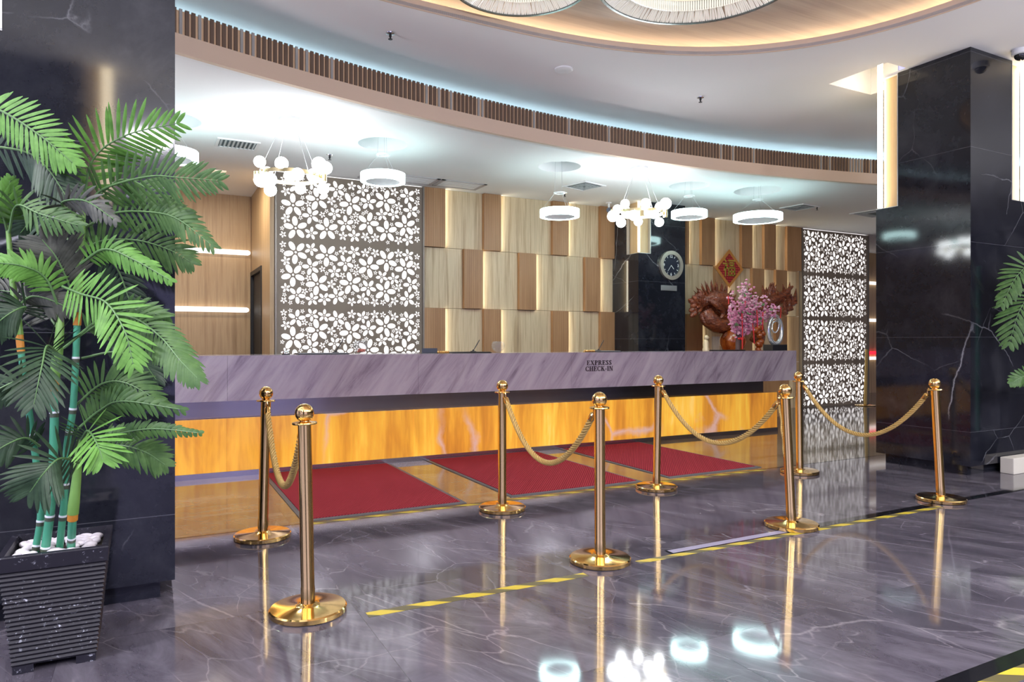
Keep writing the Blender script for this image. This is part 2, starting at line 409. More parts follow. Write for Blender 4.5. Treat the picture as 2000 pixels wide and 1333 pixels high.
def struct(o): o['kind'] = 'structure'; return o
def dup(root, loc=None, rz=None, label=None):
    r = root.copy(); COL.objects.link(r)
    if loc is not None: r.location = loc
    if rz is not None: r.rotation_euler = (0, 0, rz)
    if label: r['label'] = label
    for ch in list(root.children):
        c = ch.copy(); COL.objects.link(c); c.parent = r
        for g in list(ch.children):
            d = g.copy(); COL.objects.link(d); d.parent = c
    return r
def fill2d(name, loops, thick, mat, parent=None, tf=None):
    """flat board with holes: closed 2D loops, even-odd filled and given a thickness"""
    cu = bpy.data.curves.new('outline', 'CURVE'); cu.dimensions = '2D'; cu.fill_mode = 'BOTH'; cu.extrude = thick/2
    for lp in loops:
        sp = cu.splines.new('POLY'); sp.points.add(len(lp)-1); sp.use_cyclic_u = True
        for p, (a, b) in zip(sp.points, lp): p.co = (a, b, 0, 1)
    tmp = bpy.data.objects.new('outline', cu); COL.objects.link(tmp)
    dg = bpy.context.evaluated_depsgraph_get()
    me = bpy.data.meshes.new_from_object(tmp.evaluated_get(dg))
    bpy.data.objects.remove(tmp); bpy.data.curves.remove(cu)
    if tf: me.transform(tf)
    me.name = name; me.materials.clear(); me.materials.append(MAT[mat])
    for p in me.polygons: p.use_smooth = False
    o = bpy.data.objects.new(name, me); COL.objects.link(o)
    if parent: o.parent = parent
    return o
def circle(cx, cy, r, n=48): return [(cx+r*math.cos(2*PI*i/n), cy+r*math.sin(2*PI*i/n)) for i in range(n)]
def spline(pts, n):
    """Catmull-Rom through the points, n samples"""
    P = [Vector(p) for p in pts]; P = [P[0]*2-P[1]]+P+[P[-1]*2-P[-2]]; out = []; segs = len(P)-3
    for i in range(n):
        t = i/(n-1)*segs; k = min(int(t), segs-1); u = t-k; a, b, c, d = P[k:k+4]
        out.append(.5*((2*b)+(c-a)*u+(2*a-5*b+4*c-d)*u*u+(3*b-a-3*c+d)*u**3))
    return out

# ------------------------------------------------------------------ the room
Z1, Z2 = 3.47, 4.06                     # ceiling over the desk, ceiling of the hall
AX, AY, AR = 5.2, -8.31, 15.0           # circle of the curved soffit
def arcY(x, dr=0): return AY+math.sqrt((AR+dr)**2-(x-AX)**2)
XA0, XA1 = -2.6, 14.0
fl = struct(obj('floor', MB().box(-6, 19, -6, 12.5, -.1, 0), 'floor', smooth=False))

# ceiling over the desk with round recesses
RINGS = [((.188, 7.632), .272, .245, 3.12), ((2.295, 7.497), .272, .245, 3.095), ((4.555, 7.439), .265, .247, 2.885), ((6.736, 7.513), .278, .248, 3.07), ((7.839, 7.295), .335, .342, 3.08)]
arc = [(x, arcY(x, .05)) for x in np.linspace(XA0, XA1, 80)]
lp = [arc+[(XA1+3, arc[-1][1]), (XA1+3, 11.3), (XA0, 11.3)]]+[circle(c[0], c[1], r) for c, r, _, _ in RINGS]
cl = struct(fill2d('ceiling_desk', lp, .03, 'ceil2')); cl.location = (0, 0, Z1+.015)
cups = MB()
for c, r, _, _ in RINGS:
    cups.lathe([(r+.002, Z1+.002), (r+.002, Z1+.16), (.001, Z1+.16)], (c[0], c[1], 0), 48, cap=False)
struct(obj('ceiling_recess', cups, 'ceil2'))

# curved soffit: peach lip, slatted band, trough with cool strip behind
sof = struct(obj('trim_1', MB(), 'peach'))
def arcband(dr0, z0, dr1, z1, mat, name, n=110, x0=XA0, x1=XA1, parent=None):
    b = MB(); xs = np.linspace(x0, x1, n)
    vs = []; fs = []
    for x in xs: vs += [(x, arcY(x, dr0), z0), (x, arcY(x, dr1), z1)]
    for i in range(n-1): fs.append((2*i, 2*i+2, 2*i+3, 2*i+1))
    b.add(vs, fs); return obj(name, b, mat, parent)
def arcsolid(prof, mat, name, n=110, parent=None, x0=XA0, x1=XA1):
    b = MB(); xs = np.linspace(x0, x1, n); m = len(prof); vs = []; fs = []
    for x in xs: vs += [(x, arcY(x, d), z) for d, z in prof]
    for i in range(n-1):
        for k in range(m): fs.append((i*m+k, (i+1)*m+k, (i+1)*m+(k+1) % m, i*m+(k+1) % m))
    fs.append(tuple(range(m))); fs.append(tuple((n-1)*m+k for k in range(m)))
    b.add(vs, fs); return obj(name, b, mat, parent)
bpy.data.objects.remove(sof)
sof = struct(arcsolid([(0, Z1), (0, 3.615), (.10, 3.615), (.10, Z1)], 'peach', 'trim_1'))
arcsolid([(.02, 3.615), (.02, 3.80), (.06, 3.80), (.06, 3.615)], 'slatback', 'slat_backing', parent=sof)
sl = MB(); sv = MB(); th0 = math.asin((XA0-AX)/AR); th1 = math.asin((XA1-AX)/AR)
ns = int((th1-th0)*AR/.0475); rs = random.Random(3)
for i in range(ns):
    th = th0+(th1-th0)*(i+.5)/ns; c = Vector((AX+(AR+.013)*math.sin(th), AY+(AR+.013)*math.cos(th), 3.7125))
    tx = Vector((math.cos(th), -math.sin(th), 0)); rn = Vector((math.sin(th), math.cos(th), 0))
    if rs.random() < .13: sv.obox(c, tx*.011, rn*.006, (0, 0, .098))
    else: sl.obox(c, tx*.0145, rn*.006, (0, 0, .0985))
obj('slat', sl, 'slat', sof, False); obj('silver_slat', sv, 'silverslat', sof, False)['label'] = 'silver slats'
arcsolid([(.06, 3.60), (.06, 3.62), (1.2, 3.62), (1.2, 3.60)], 'ceil2', 'trough', parent=sof)
arcsolid([(.64, 3.62), (.64, 3.72), (.66, 3.72), (.66, 3.62)], 'ceil2', 'light_baffle', parent=sof)  # unseen ledge added to cut off the cove light on the ceiling
arcsolid([(.70, 3.625), (.70, 3.645), (.73, 3.645), (.73, 3.625)], 'ledcool', 'cove_strip', parent=sof)
arcsolid([(1.18, 3.62), (1.18, Z2), (1.20, Z2), (1.20, 3.62)], 'ceil2', 'trough_wall', parent=sof)

# hall ceiling with the oval opening and the slot round the pillar's light box
OX, OY, OB, OE = 2.6, 2.7, 2.8, 2.5
def oval(dr=0, n=120):
    out = []
    for i in range(n):
        a = 2*PI*i/n; c, s = math.cos(a), math.sin(a)
        rx = (3.4 if c >= 0 else 2.42)+dr; e = 2.5 if c >= 0 else 4.0
        out.append((OX+rx*math.copysign(abs(c)**(2/e), c), OY+(OB+dr)*math.copysign(abs(s)**(2/e), s)))
    return out
arcb = [(x, arcY(x, 1.19)) for x in np.linspace(XA0, XA1, 80)]
SLOT = [(6.50, 4.40), (6.88, 4.40), (6.88, 4.74), (7.20, 4.74), (7.20, 5.06), (6.50, 5.06)]
lp = [[(-6, -6), (19, -6), (19, arcb[-1][1]), ]+arcb[::-1]+[(-6, arcb[0][1])], oval(), SLOT]
ch = struct(fill2d('ceiling_hall', lp, .03, 'ceil')); ch.location = (0, 0, Z2+.015)
rim = struct(obj('trim_2', MB(), 'peach')); bpy.data.objects.remove(rim)
def loopsolid(lo, li, z0, z1, mat, name, parent=None):
    n = len(lo); b = MB()
    vs = [(x, y, z0) for x, y in lo]+[(x, y, z1) for x, y in lo]+[(x, y, z1) for x, y in li]+[(x, y, z0) for x, y in li]
    fs = []
    for i in range(n):
        j = (i+1) % n
        for k in range(4):
            k2 = (k+1) % 4; fs.append((k*n+i, k*n+j, k2*n+j, k2*n+i))
    b.add(vs, fs); return obj(name, b, mat, parent)
rim = struct(loopsolid(oval(.015), oval(0), Z2-.006, Z2+.075, 'peach', 'trim_2'))
wc = struct(fill2d('ceiling_oval', [oval(.42)], .02, 'ceilwood')); wc.location = (0, 0, 4.215)
struct(loopsolid(oval(.42), oval(.40), Z2+.03, 4.206, 'ceilwood', 'trim_3'))
loopsolid(oval(.26), oval(.235), Z2+.032, Z2+.05, 'ledwarm', 'cove_strip', rim)
g = MB()
for x in (1.2, 3.52, 5.75): g.box(x-.006, x+.006, OY-3.0, OY+3.1, 4.199, 4.206)
obj('joint', g, 'slat', wc, False)
g = MB().box(6.48, 6.50, 4.38, 5.08, Z2+.03, 4.35).box(6.50, 7.22, 5.06, 5.08, Z2+.03, 4.35).box(6.5, 7.22, 4.38, 4.40, Z2+.03, 4.35).box(7.20, 7.22, 4.74, 5.06, Z2+.03, 4.35).box(6.48, 7.22, 4.38, 5.08, 4.35, 4.37)
struct(obj('ceiling_slot', g, 'ceil', smooth=False))

# walls
WB = 9.3
wall = struct(obj('wall_back', MB().box(3.445, 11.13, WB+.12, WB+.2, 0, 3.5), 'midwood', smooth=False))
ROWS = [(0, .88), (.885, 1.755), (1.76, 2.625), (2.63, 3.468)]
def cladding(x, segs, z0, z1):
    for kind, x1 in segs:
        if kind == 'L': obj('pale_panel', MB().box(x+.002, x1-.002, WB+.03, WB+.12, z0, z1), 'lightwood', wall, False)
        if kind == 'M': obj('oak_panel', MB().box(x+.002, x1-.002, WB+.03, WB+.12, z0, z1), 'midwood', wall, False)
        if kind in 'DE': obj('teak_panel', MB().box(x+.002, x1-.002, WB-.03, WB+.12, z0, z1), 'darkwood', wall, False)
        if kind == 'D': obj('led_strip', MB().box(x1-.001, x1+.004, WB-.015, WB+.02, z0+.01, z1-.01), 'ledwall', wall, False)
        x = x1
for r in (0, 1, 2, 3):
    z0, z1 = ROWS[r]
    if r % 2: 
        cladding(3.44, [('D', 3.76), ('L', 4.37), ('D', 4.658), ('L', 5.552), ('D', 5.846), ('L', 6.451), ('E', 6.74)], z0, z1)
        cladding(7.6, [('L', 8.25), ('D', 8.313), ('L', 8.60), ('D', 8.915), ('L', 9.56), ('D', 9.83), ('L', 10.134), ('D', 10.44), ('L', 10.74), ('E', 11.13)] if r == 3 else
                 [('L', 8.25), ('D', 8.625), ('L', 9.2), ('D', 9.83), ('L', 10.44), ('D', 10.74), ('M', 11.13)], z0, z1)
    else:
        cladding(3.44, [('L', 4.052), ('D', 4.357), ('L', 4.963), ('D', 5.261), ('L', 6.154), ('D', 6.451), ('L', 6.74)], z0, z1)
        cladding(7.6, [('L', 8.92), ('D', 9.219), ('L', 9.83), ('D', 10.134), ('L', 10.44), ('D', 10.74), ('L', 11.05), ('M', 11.13)], z0, z1)
struct(obj('wall_screen', MB().box(1.42, 3.44, WB+.10, WB+.2, 0, 3.5), 'ceil2', smooth=False)); struct(obj('wall_partition', MB().box(11.14, 13.13, WB+.10, WB+.2, 0, 3.5), 'ceil2', smooth=False))
wl = struct(obj('wall_alcove', MB().box(-3.2, 1.355, 11.15, 11.25, 0, 3.5), 'midwood', smooth=False))
wr = struct(obj('wall_return', MB().box(1.36, 1.413, 9.3, 10.02, 0, 3.5).box(1.36, 1.413, 10.02, 11.25, 2.30, 3.5), 'midwood', smooth=False))
dr = struct(obj('door_1', MB().box(1.385, 1.41, 10.085, 11.085, 0, 2.255), 'doordark', smooth=False))
obj('door_frame', MB().box(1.345, 1.42, 10.02, 10.08, 0, 2.32).box(1.345, 1.42, 11.09, 11.145, 0, 2.32).box(1.345, 1.42, 10.08, 11.09, 2.26, 2.32), 'dark', dr, False)
struct(obj('wall_far', MB().box(13.2, 19, 11.15, 11.25, 0, 3.5), 'midwood', smooth=False))
struct(obj('wall_side', MB().box(13.145, 13.165, 9.32, 11.145, 0, 3.5), 'midwood', smooth=False))
struct(obj('wall_front', MB().box(4.2, 19, -6.1, -6, 0, Z2), 'darkwall', smooth=False))
struct(obj('wall_right', MB().box(19, 19.1, -6, 11.25, 0, Z2), 'darkwall', smooth=False))
struct(obj('wall_left', MB().box(-3.3, -3.2, 5, 11.25, 0, 3.5), 'midwood', smooth=False))
for i, (x0, x1, z, lab) in enumerate([(-2.2, 1.34, 2.61, 'upper white light tube on the oak wall behind the palm'), (-2.2, 1.32, 1.75, 'lower white light tube on the oak wall behind the palm'),
        (14.2, 17.5, 2.72, 'topmost lit shelf edge on the brown wall right of the far flower screen'), (14.2, 17.5, 1.80, 'middle lit shelf edge on the brown wall right of the far flower screen'), (14.2, 17.5, .86, 'lowest lit shelf edge, just under the red sign')]):
    b = MB().tube([(x0, 11.10, z), (x0+.03, 11.10, z), (x1-.03, 11.10, z), (x1, 11.10, z)], [.02, .038, .038, .02], 12)
    tag(obj('light_tube', b, 'ledwhite'), lab, 'light', 'lit tubes on the wood walls')
tag(obj('exit_sign', MB().box(15.70, 16.2, 11.08, 11.14, .955, 1.03), 'redglow'), 'small glowing red sign above the lowest lit shelf, beside the black pillar', 'sign')

# ------------------------------------------------------------------ pillars with lit corner boxes
def pillar(name, x0, x1, y0, y1, top, notches, label, zc=2.68, tr=.026, tm='ledpost'):
    """notches: list of (corner x, corner y, extent x, extent y) cut from zc upward"""
    t = struct(thing(name, label, 'pillar', ((x0+x1)/2, (y0+y1)/2, 0)))
    off = t.location
    b = MB()
    cor = [(x0, y0), (x1, y0), (x1, y1), (x0, y1)]
    out = []
    for i, (cx, cy) in enumerate(cor):
        nn = [q for q in notches if abs(q[0]-cx) < .01 and abs(q[1]-cy) < .01]
        if nn:
            ex, ey = nn[0][2], nn[0][3]; sx = 1 if cx == x0 else -1; sy = 1 if cy == y0 else -1
            a = (cx+sx*ex, cy); c = (cx+sx*.07, cy+sy*.07); e = (cx, cy+sy*ey)
            a2 = (cx+sx*ex, cy+sy*.07); e2 = (cx+sx*.07, cy+sy*ey)
            seq = [a, a2, c, e2, e]
            prev_is_x = (cor[i-1][1] == cy)
            out += seq if prev_is_x else seq[::-1]
        else: out.append((cx, cy))
    b.prism(out, zc, top)
    b.prism(cor, .095, zc)
    obj('shaft', b, 'black', t, False, off)
    obj('plinth', MB().box(x0+.065, x1-.065, y0+.065, y1-.065, 0, .095), 'black', t, False, off)
    for (cx, cy, ex, ey) in notches:
        sx = 1 if cx == x0 else -1; sy = 1 if cy == y0 else -1
        p = MB()
        xa, xb = sorted((cx+sx*.055, cx+sx*(ex-.006))); ya, yb = sorted((cy+sy*.055, cy+sy*.07))
        p.box(xa, xb, ya, yb, zc+.004, top-.002)
        xa, xb = sorted((cx+sx*.055, cx+sx*.07)); ya, yb = sorted((cy+sy*.07, cy+sy*(ey-.006)))
        p.box(xa, xb, ya, yb, zc+.004, top-.002)
        lb = obj('light_box', p, 'boxwood', t, False, off)
        obj('corner_tube', MB().tube([(cx+sx*.028, cy+sy*.028, zc+.02), (cx+sx*.028, cy+sy*.028, top-.01 if abs(cx-6.86) > .01 else top+.22)], tr, 12), tm, lb, True, off)
        fr = MB()
        xa, xb = sorted((cx, cx+sx*ex)); ya, yb = sorted((cy, cy+sy*.07)); fr.box(xa, xb, ya, yb, zc-.002, zc+.006)
        ya2, yb2 = sorted((cy+sy*.07, cy+sy*ey)); xa2, xb2 = sorted((cx, cx+sx*.07)); fr.box(xa2, xb2, ya2, yb2, zc-.002, zc+.006)
        fr.box(*sorted((cx+sx*(ex-.008), cx+sx*ex)), *sorted((cy-sy*.004, cy+sy*.05)), zc+.006, top-.002)
        fr.box(*sorted((cx-sx*.004, cx+sx*.05)), *sorted((cy+sy*(ey-.008), cy+sy*ey)), zc+.006, top-.002)
        obj('metal_edge', fr, 'silver', lb, False, off)
    return t
pillar('pillar', -.89, .11, 3.83, 4.79, Z2, [(-.89, 3.83, .30, .25)], 'black veined marble pillar behind the big potted palm')
pillar('pillar', 6.86, 7.86, 3.80, 4.76, Z2, [(7.86, 3.80, .30, .25), (6.86, 4.76, .30, .245)], 'black veined marble pillar with lit wood corners beside the far stanchion')
pillar('pillar', 6.73, 7.67, 8.65, 9.6, Z1, [(6.73, 8.65, .24, .30)], 'black marble column carrying the round clock behind the desk', 2.655, .02, 'ledsoft')
pillar('pillar', -1.50, -.36, -1.45, -.5, Z2, [(-.36, -.5, .24, .24)], 'black marble pillar standing behind the viewer', tr=.05)

# ------------------------------------------------------------------ reception desk
desk = thing('reception_desk', 'long reception desk of lilac marble over glowing amber onyx panels', 'reception desk', (4, 7.1, 0))
do = desk.location
mx = [-1.6, .629, 2.475, 4.355, 6.236, 8.12]
for a, b_ in zip(mx, mx[1:]): obj('marble_slab', MB().box(a+.001, b_-.001, 6.85, 6.875, .73, 1.147), 'lilac', desk, False, do)
obj('countertop', MB().box(-1.6, 8.12, 6.875, 7.46, 1.115, 1.147).box(8.095, 8.12, 6.875, 7.46, .73, 1.115), 'lilac', desk, False, do)
obj('soffit', MB().box(-1.6, 8.095, 6.875, 7.12, .73, .745), 'steel', desk, False, do)
obj('metal_band', MB().box(-1.6, 7.76, 7.12, 7.16, .55, .745), 'steel', desk, False, do)
oxs = [-1.6, .643, 2.489, 4.396, 6.418, 7.96]
for a, b_ in zip(oxs, oxs[1:]): obj('onyx_panel', MB().box(a+.0015, b_-.0015, 7.05, 7.08, .05, .55), 'onyx', desk, False, do)
obj('onyx_ledge', MB().box(-1.6, 7.96, 7.08, 7.16, .53, .548), 'steel', desk, False, do)
obj('kick_strip', MB().box(-1.6, 7.96, 7.035, 7.08, 0, .05), 'kick', desk, False, do)
obj('carcass', MB().box(-1.6, 7.70, 7.16, 7.44, 0, 1.11), 'dark', desk, False, do)

# serif capitals built from strokes: list of polygons in a box of height 1
def arcpoly(cx, cy, rx, ry, a0, a1, t0, t1, n=14):
    """crescent stroke: outer ellipse rx,ry, horizontal thickness t0 (sides), vertical thickness t1 (top and bottom)"""
    o = []; i_ = []
    for k in range(n+1):
        a = R(a0+(a1-a0)*k/n); o.append((cx+rx*math.cos(a), cy+ry*math.sin(a))); i_.append((cx+(rx-t0)*math.cos(a), cy+(ry-t1)*math.sin(a)))
    return [[o[k], o[k+1], i_[k+1], i_[k]] for k in range(n)]
def rect(x0, y0, x1, y1): return [(x0, y0), (x1, y0), (x1, y1), (x0, y1)]
ST, TH = .23, .08
def stem(x, y0=0, y1=1, w=ST): return [rect(x, y0, x+w, y1)]+([rect(x-.09, 0, x+w+.09, TH)] if y0 == 0 else [])+([rect(x-.09, 1-TH, x+w+.09, 1)] if y1 == 1 else [])
def diag(x0, y0, x1, y1, w): return [[(x0, y0), (x0+w, y0), (x1+w, y1), (x1, y1)]]
GL = {
 'E': (.80, stem(.09)+[rect(.09, 0, .74, TH), rect(.09, 1-TH, .70, 1), rect(.2, .48, .52, .54), rect(.47, .36, .53, .66), [(.74, 0), (.80, .30), (.74, .30), (.64, TH), (.6, 0)], [(.70, 1), (.73, .72), (.68, .72), (.60, 1-TH), (.55, 1)]]),
 'X': (.92, diag(.66, 0, .06, 1, .24)+diag(.10, 0, .74, 1, .08)+[rect(0, 0, .32, TH), rect(.56, 0, .96, TH), rect(0, 1-TH, .40, 1), rect(.62, 1-TH, .92, 1)]),
 'P': (.76, stem(.09)+arcpoly(.38, .74, .36, .26, -90, 90, .19, TH)+[rect(.2, 1-TH, .40, 1), rect(.2, .48, .40, .54)]),
 'R': (.90, stem(.09)+arcpoly(.40, .75, .34, .25, -90, 90, .19, TH)+[rect(.2, 1-TH, .42, 1), rect(.2, .50, .42, .56)]+diag(.66, 0, .38, .53, .22)+[rect(.66, 0, .94, TH)]),
 'S': (.66, arcpoly(.34, .74, .29, .26, 20, 200, .15, TH+.02)+arcpoly(.33, .26, .30, .26, -160, 20, .15, TH+.02)+[[(.05, .72), (.22, .82), (.62, .30), (.44, .16)], rect(.54, .72, .59, 1), rect(.05, 0, .10, .28)]),
 'C': (.86, arcpoly(.46, .5, .44, .51, 42, 318, .20, TH+.01, 24)+[rect(.73, .68, .79, 1), [(.73, .0), (.79, .3), (.74, .3), (.66, .14)]]),
 'H': (.98, stem(.09)+stem(.66)+[rect(.2, .47, .7, .54)]),
 'K': (.96, stem(.09)+diag(.64, 0, .34, .60, .24)+diag(.22, .36, .68, 1, .09)+[rect(.56, 0, .99, TH), rect(.56, 1-TH, .90, 1)]),
 'I': (.42, stem(.10)), 'N': (.98, stem(.10, w=.08)+stem(.76, .0, 1, .08)+diag(.66, 0, .08, 1, .22)), '-': (.40, [rect(.05, .30, .35, .42)]),
}
def word(s, x0, x1, z0, z1, y, mb):
    tot = sum(GL[c][0] for c in s)+.12*(len(s)-1); k = (x1-x0)/tot; h = z1-z0; x = 0
    for c in s:
        for i, poly in enumerate(GL[c][1]):
            q = [(x0+(x+a)*k, z0+b*h) for a, b in poly]
            mb.prism(q, 0, .004, lambda a, b, hh: (a, y-hh, b))
        x += GL[c][0]+.12
lt = MB(); word('EXPRESS', 4.568, 4.925, .997, 1.053, 6.849, lt); word('CHECK-IN', 4.55, 4.945, .926, .983, 6.849, lt)
o = obj('lettering', lt, 'letter', desk, False, do); o['label'] = 'dark serif words EXPRESS CHECK-IN'

# ------------------------------------------------------------------ flower screens
SW, SH = 2.0, .865
def flower_layout(seed=5):
    rng = random.Random(seed); cell = .004; nx, ny = int(SW/cell), int(SH/cell); occ = np.zeros((nx, ny), bool)
    xs = (np.arange(nx)+.5)*cell; ys = (np.arange(ny)+.5)*cell; loops = []
    mg = .035
    def petals(cx, cy, Rr, a0):
        out = []
        for k in range(5):
            a = a0+2*PI*k/5; out.append((cx+.60*Rr*math.cos(a), cy+.60*Rr*math.sin(a), .40*Rr, .232*Rr, a))
        return out
    def mask(e, grow):
        cx, cy, ra, rb, a = e; ra += grow; rb += grow
        i0, i1 = max(0, int((cx-ra)/cell)), min(nx, int((cx+ra)/cell)+2); j0, j1 = max(0, int((cy-ra)/cell)), min(ny, int((cy+ra)/cell)+2)
        X = xs[i0:i1, None]-cx; Y = ys[None, j0:j1]-cy; c, s = math.cos(a), math.sin(a)
        return (slice(i0, i1), slice(j0, j1)), ((X*c+Y*s)/ra)**2+((-X*s+Y*c)/rb)**2 < 1
    for Rr, count, tries in ((.155, 9, 900), (.115, 10, 1500), (.088, 22, 2500), (.062, 46, 4000), (.044, 90, 5000), (.030, 110, 5000)):
        done = 0
        for _ in range(tries):
            if done >= count: break
            cx = rng.uniform(mg+Rr*.8, SW-mg-Rr*.8); cy = rng.uniform(.018+Rr*.85, SH-.018-Rr*.85)
            if occ[int(cx/cell), int(cy/cell)]: continue
            a0 = rng.uniform(0, 2*PI); ps = petals(cx, cy, Rr, a0); ms = []; ok = True
            for e in ps:
                ca, sa = abs(math.cos(e[4])), abs(math.sin(e[4])); ex = math.hypot(e[2]*ca, e[3]*sa); ey = math.hypot(e[2]*sa, e[3]*ca)
                if e[0]-ex < mg or e[0]+ex > SW-mg or e[1]-ey < .016 or e[1]+ey > SH-.016: ok = False; break
                sl_, mk = mask(e, .0042)
                if (occ[sl_] & mk).any(): ok = False; break
                ms.append(mask(e, .002))
            if not ok: continue
            for sl_, mk in ms: occ[sl_] |= mk
            occ[tuple(mask((cx, cy, .2*Rr, .2*Rr, 0), .002)[0])] |= mask((cx, cy, .2*Rr, .2*Rr, 0), .002)[1]
            for e in ps:
                c, s = math.cos(e[4]), math.sin(e[4]); n = 18 if Rr > .08 else 12
                loops.append([(e[0]+e[2]*math.cos(t)*c-e[3]*math.sin(t)*s, e[1]+e[2]*math.cos(t)*s+e[3]*math.sin(t)*c) for t in [2*PI*i/n for i in range(n)]])
            if Rr > .05: loops.append(circle(cx, cy, .10*Rr, 10))
            done += 1
    return loops
LOOPS = flower_layout(); BAR = [(0, 0), (SW, 0), (SW, SH), (0, SH)]
TFY = Matrix.Rotation(PI/2, 4, 'X')                 # board in the XZ plane
modA = fill2d('flower_board', [BAR]+LOOPS, .006, 'screen', None, TFY)
modB = fill2d('flower_board', [BAR]+[[(a, SH-b) for a, b in l] for l in LOOPS], .006, 'screen', None, TFY)
def flower_screen(x, label, scx, meshes):
    t = thing('flower_screen', label, 'screen', (x, WB, 0), 0, 'backlit flower screens')
    for k in range(4):
        o = meshes[k % 2] if meshes[k % 2].parent is None else meshes[k % 2].copy()
        if o.name not in COL.objects: COL.objects.link(o)
        o.parent = t; o.location = (0, -.0045, k*SH); o.scale = (scx, 1, 1)
    obj('light_panel', MB().box(.01, SW*scx-.01, 0.0, .05, .005, 3.46), 'screenlight', t, False)
    for e in (-.022, SW*scx): obj('metal_edge', MB().box(e, e+.022, -.03, .05, 0, 3.468), 'bronzeedge', t, False)
    return t
flower_screen(1.44, 'tall backlit panel of cut-out white flowers behind the desk, left of the checkered wood wall', .99, [modA, modB])
flower_screen(11.17, 'tall backlit flower panel reaching the floor beside the black pillar', .975, [modB, modA])

# ------------------------------------------------------------------ ceiling lamps
ring_labels = ['ring lamp nearest the palm, half hidden by the black pillar', 'glowing ring lamp hanging before the big flower screen', 'ring lamp hanging lowest, before the checkered wood wall', 'ring lamp hanging just right of the clock column chandelier', 'widest ring lamp, hanging rightmost above the desk end']
for ((c, hr, rr, z), lab) in zip(RINGS, ring_labels):
    t = thing('ring_lamp', lab, 'pendant lamp', (c[0], c[1], z), 0, 'ring lamps over the desk')
    obj('diffuser', MB().ringlathe([(rr, -.045), (rr, .045), (rr-.03, .045), (rr-.055, -.038), (rr-.055, -.045)], n=64), 'ring', t)
    obj('inner_band', MB().ringlathe([(rr-.031, .0455), (rr-.055, .0455), (rr-.059, -.044), (rr-.0565, -.044)], n=64), 'white', t)
    obj('canopy', MB().lathe([(.06, Z1+.155-z), (.06, Z1+.135-z), (.05, Z1+.13-z)], n=24), 'white', t)
    hz = .25
    obj('hub', MB().ringlathe([(.075, hz), (.075, hz+.012), (.05, hz+.012), (.05, hz)], n=32), 'white', t)
    for k in range(3):
        a = 2*PI*k/3+.5
        obj('cable', MB().tube([(rr*.94*math.cos(a), rr*.94*math.sin(a), .04), (.062*math.cos(a), .062*math.sin(a), hz)], .0018, 5), 'cable', t)
        obj('cable', MB().tube([(.062*math.cos(a), .062*math.sin(a), hz), (.05*math.cos(a), .05*math.sin(a), Z1+.14-z)], .0018, 5), 'cable', t)
def bubble_lamp(c, z, label, rz):
    t = thing('bubble_chandelier', label, 'chandelier', (c[0], c[1], z), rz, 'bubble chandeliers')
    H = .30
    obj('canopy', MB().lathe([(.11, Z1-z), (.11, Z1-.03-z), (.10, Z1-.035-z)], n=32), 'white', t)
    obj('hoop', MB().ringlathe([(H, -.018), (H, .018), (H-.008, .018), (H-.008, -.018)], n=56), 'brass', t)
    for sgn in (-1, 1): obj('brass_block', MB().lathe([(.028, -.05), (.028, .05)], (sgn*(H+.03), 0, 0), 20), 'brass', t)
    for a in (R(40), R(140), R(220), R(320)):
        obj('cable', MB().tube([(H*math.cos(a), H*math.sin(a), .018), (.07*math.cos(a), .07*math.sin(a), Z1-.03-z)], .002, 5), 'cable', t)
    rg = random.Random(int(c[0]*10))
    for k in range(13):
        a = 2*PI*k/13+rg.uniform(-.12, .12); up = [.085, -.085, .06, -.05][k % 4]; rr = [.062, .058, .07, .055, .064][k % 5]
        rad = H+rg.choice([-.03, .02, .05]); p = Vector((rad*math.cos(a), rad*math.sin(a), up))
        q = Vector((H*math.cos(a), H*math.sin(a), 0))
        gb = obj('globe', MB().sphere(p, rr, 24, 16), 'globe', t)
        obj('globe_stem', MB().tube([q, q.lerp(p, .35)], .008, 8), 'brass', gb)
    return t
bubble_lamp((1.223, 7.056), 2.90, 'chandelier of glowing glass bubbles before the left edge of the big flower screen', -YAW)
bubble_lamp((5.454, 6.999), 2.89, 'chandelier of glowing glass bubbles in front of the clock column', -YAW)
def crystal_lamp(c, r, label, z0=4.066):
    t = thing('crystal_chandelier', label, 'chandelier', (c[0], c[1], z0), 0, 'crystal ring chandeliers')
    w = .15
    obj('frame', MB().ringlathe([(r+.01, -.004), (r+.01, .02), (r-.012, .02), (r-.012, -.004)], n=72).ringlathe([(r-w+.01, .055), (r-w+.01, .085), (r-w-.012, .085), (r-w-.012, .055)], n=72).lathe([(r-.01, .12), (r-.01, .135)], n=72), 'crystalmetal', t)
    rods = MB(); n = int(2*PI*r/.017); rg = random.Random(int(r*100))
    for k in range(n):
        a = 2*PI*k/n+rg.uniform(-.004, .004); ca, sa = math.cos(a), math.sin(a); a2 = a+rg.uniform(-.02, .02)
        p0 = Vector(((r-.014)*ca, (r-.014)*sa, .008)); p1 = Vector(((r-w+.012)*math.cos(a2), (r-w+.012)*math.sin(a2), .072))
        rods.tube([p0, p1], .0075, 6)
    obj('crystal_band', rods, 'crystal', t, False)
    inner = MB(); n2 = int(2*PI*(r-w)/.02)
    for k in range(n2):
        a = 2*PI*k/n2; ca, sa = math.cos(a), math.sin(a); inner.tube([((r-w-.02)*ca, (r-w-.02)*sa, .03), ((r-w-.02)*ca, (r-w-.02)*sa, .12)], .008, 6)
    obj('crystal_curtain', inner, 'crystal', t, False)
    obj('lit_tray', MB().lathe([(r-w-.04, .118), (r-w-.04, .108)], n=48), 'down', t)
    return t
d0 = atd(1370, 0, 5.29); d1 = atd(1018, 0, 5.38)
crystal_lamp((d0.x, d0.y), .80, 'bigger crystal ring chandelier under the oval wood ceiling')
crystal_lamp((d1.x, d1.y), .56, 'smaller crystal ring chandelier under the oval wood ceiling')
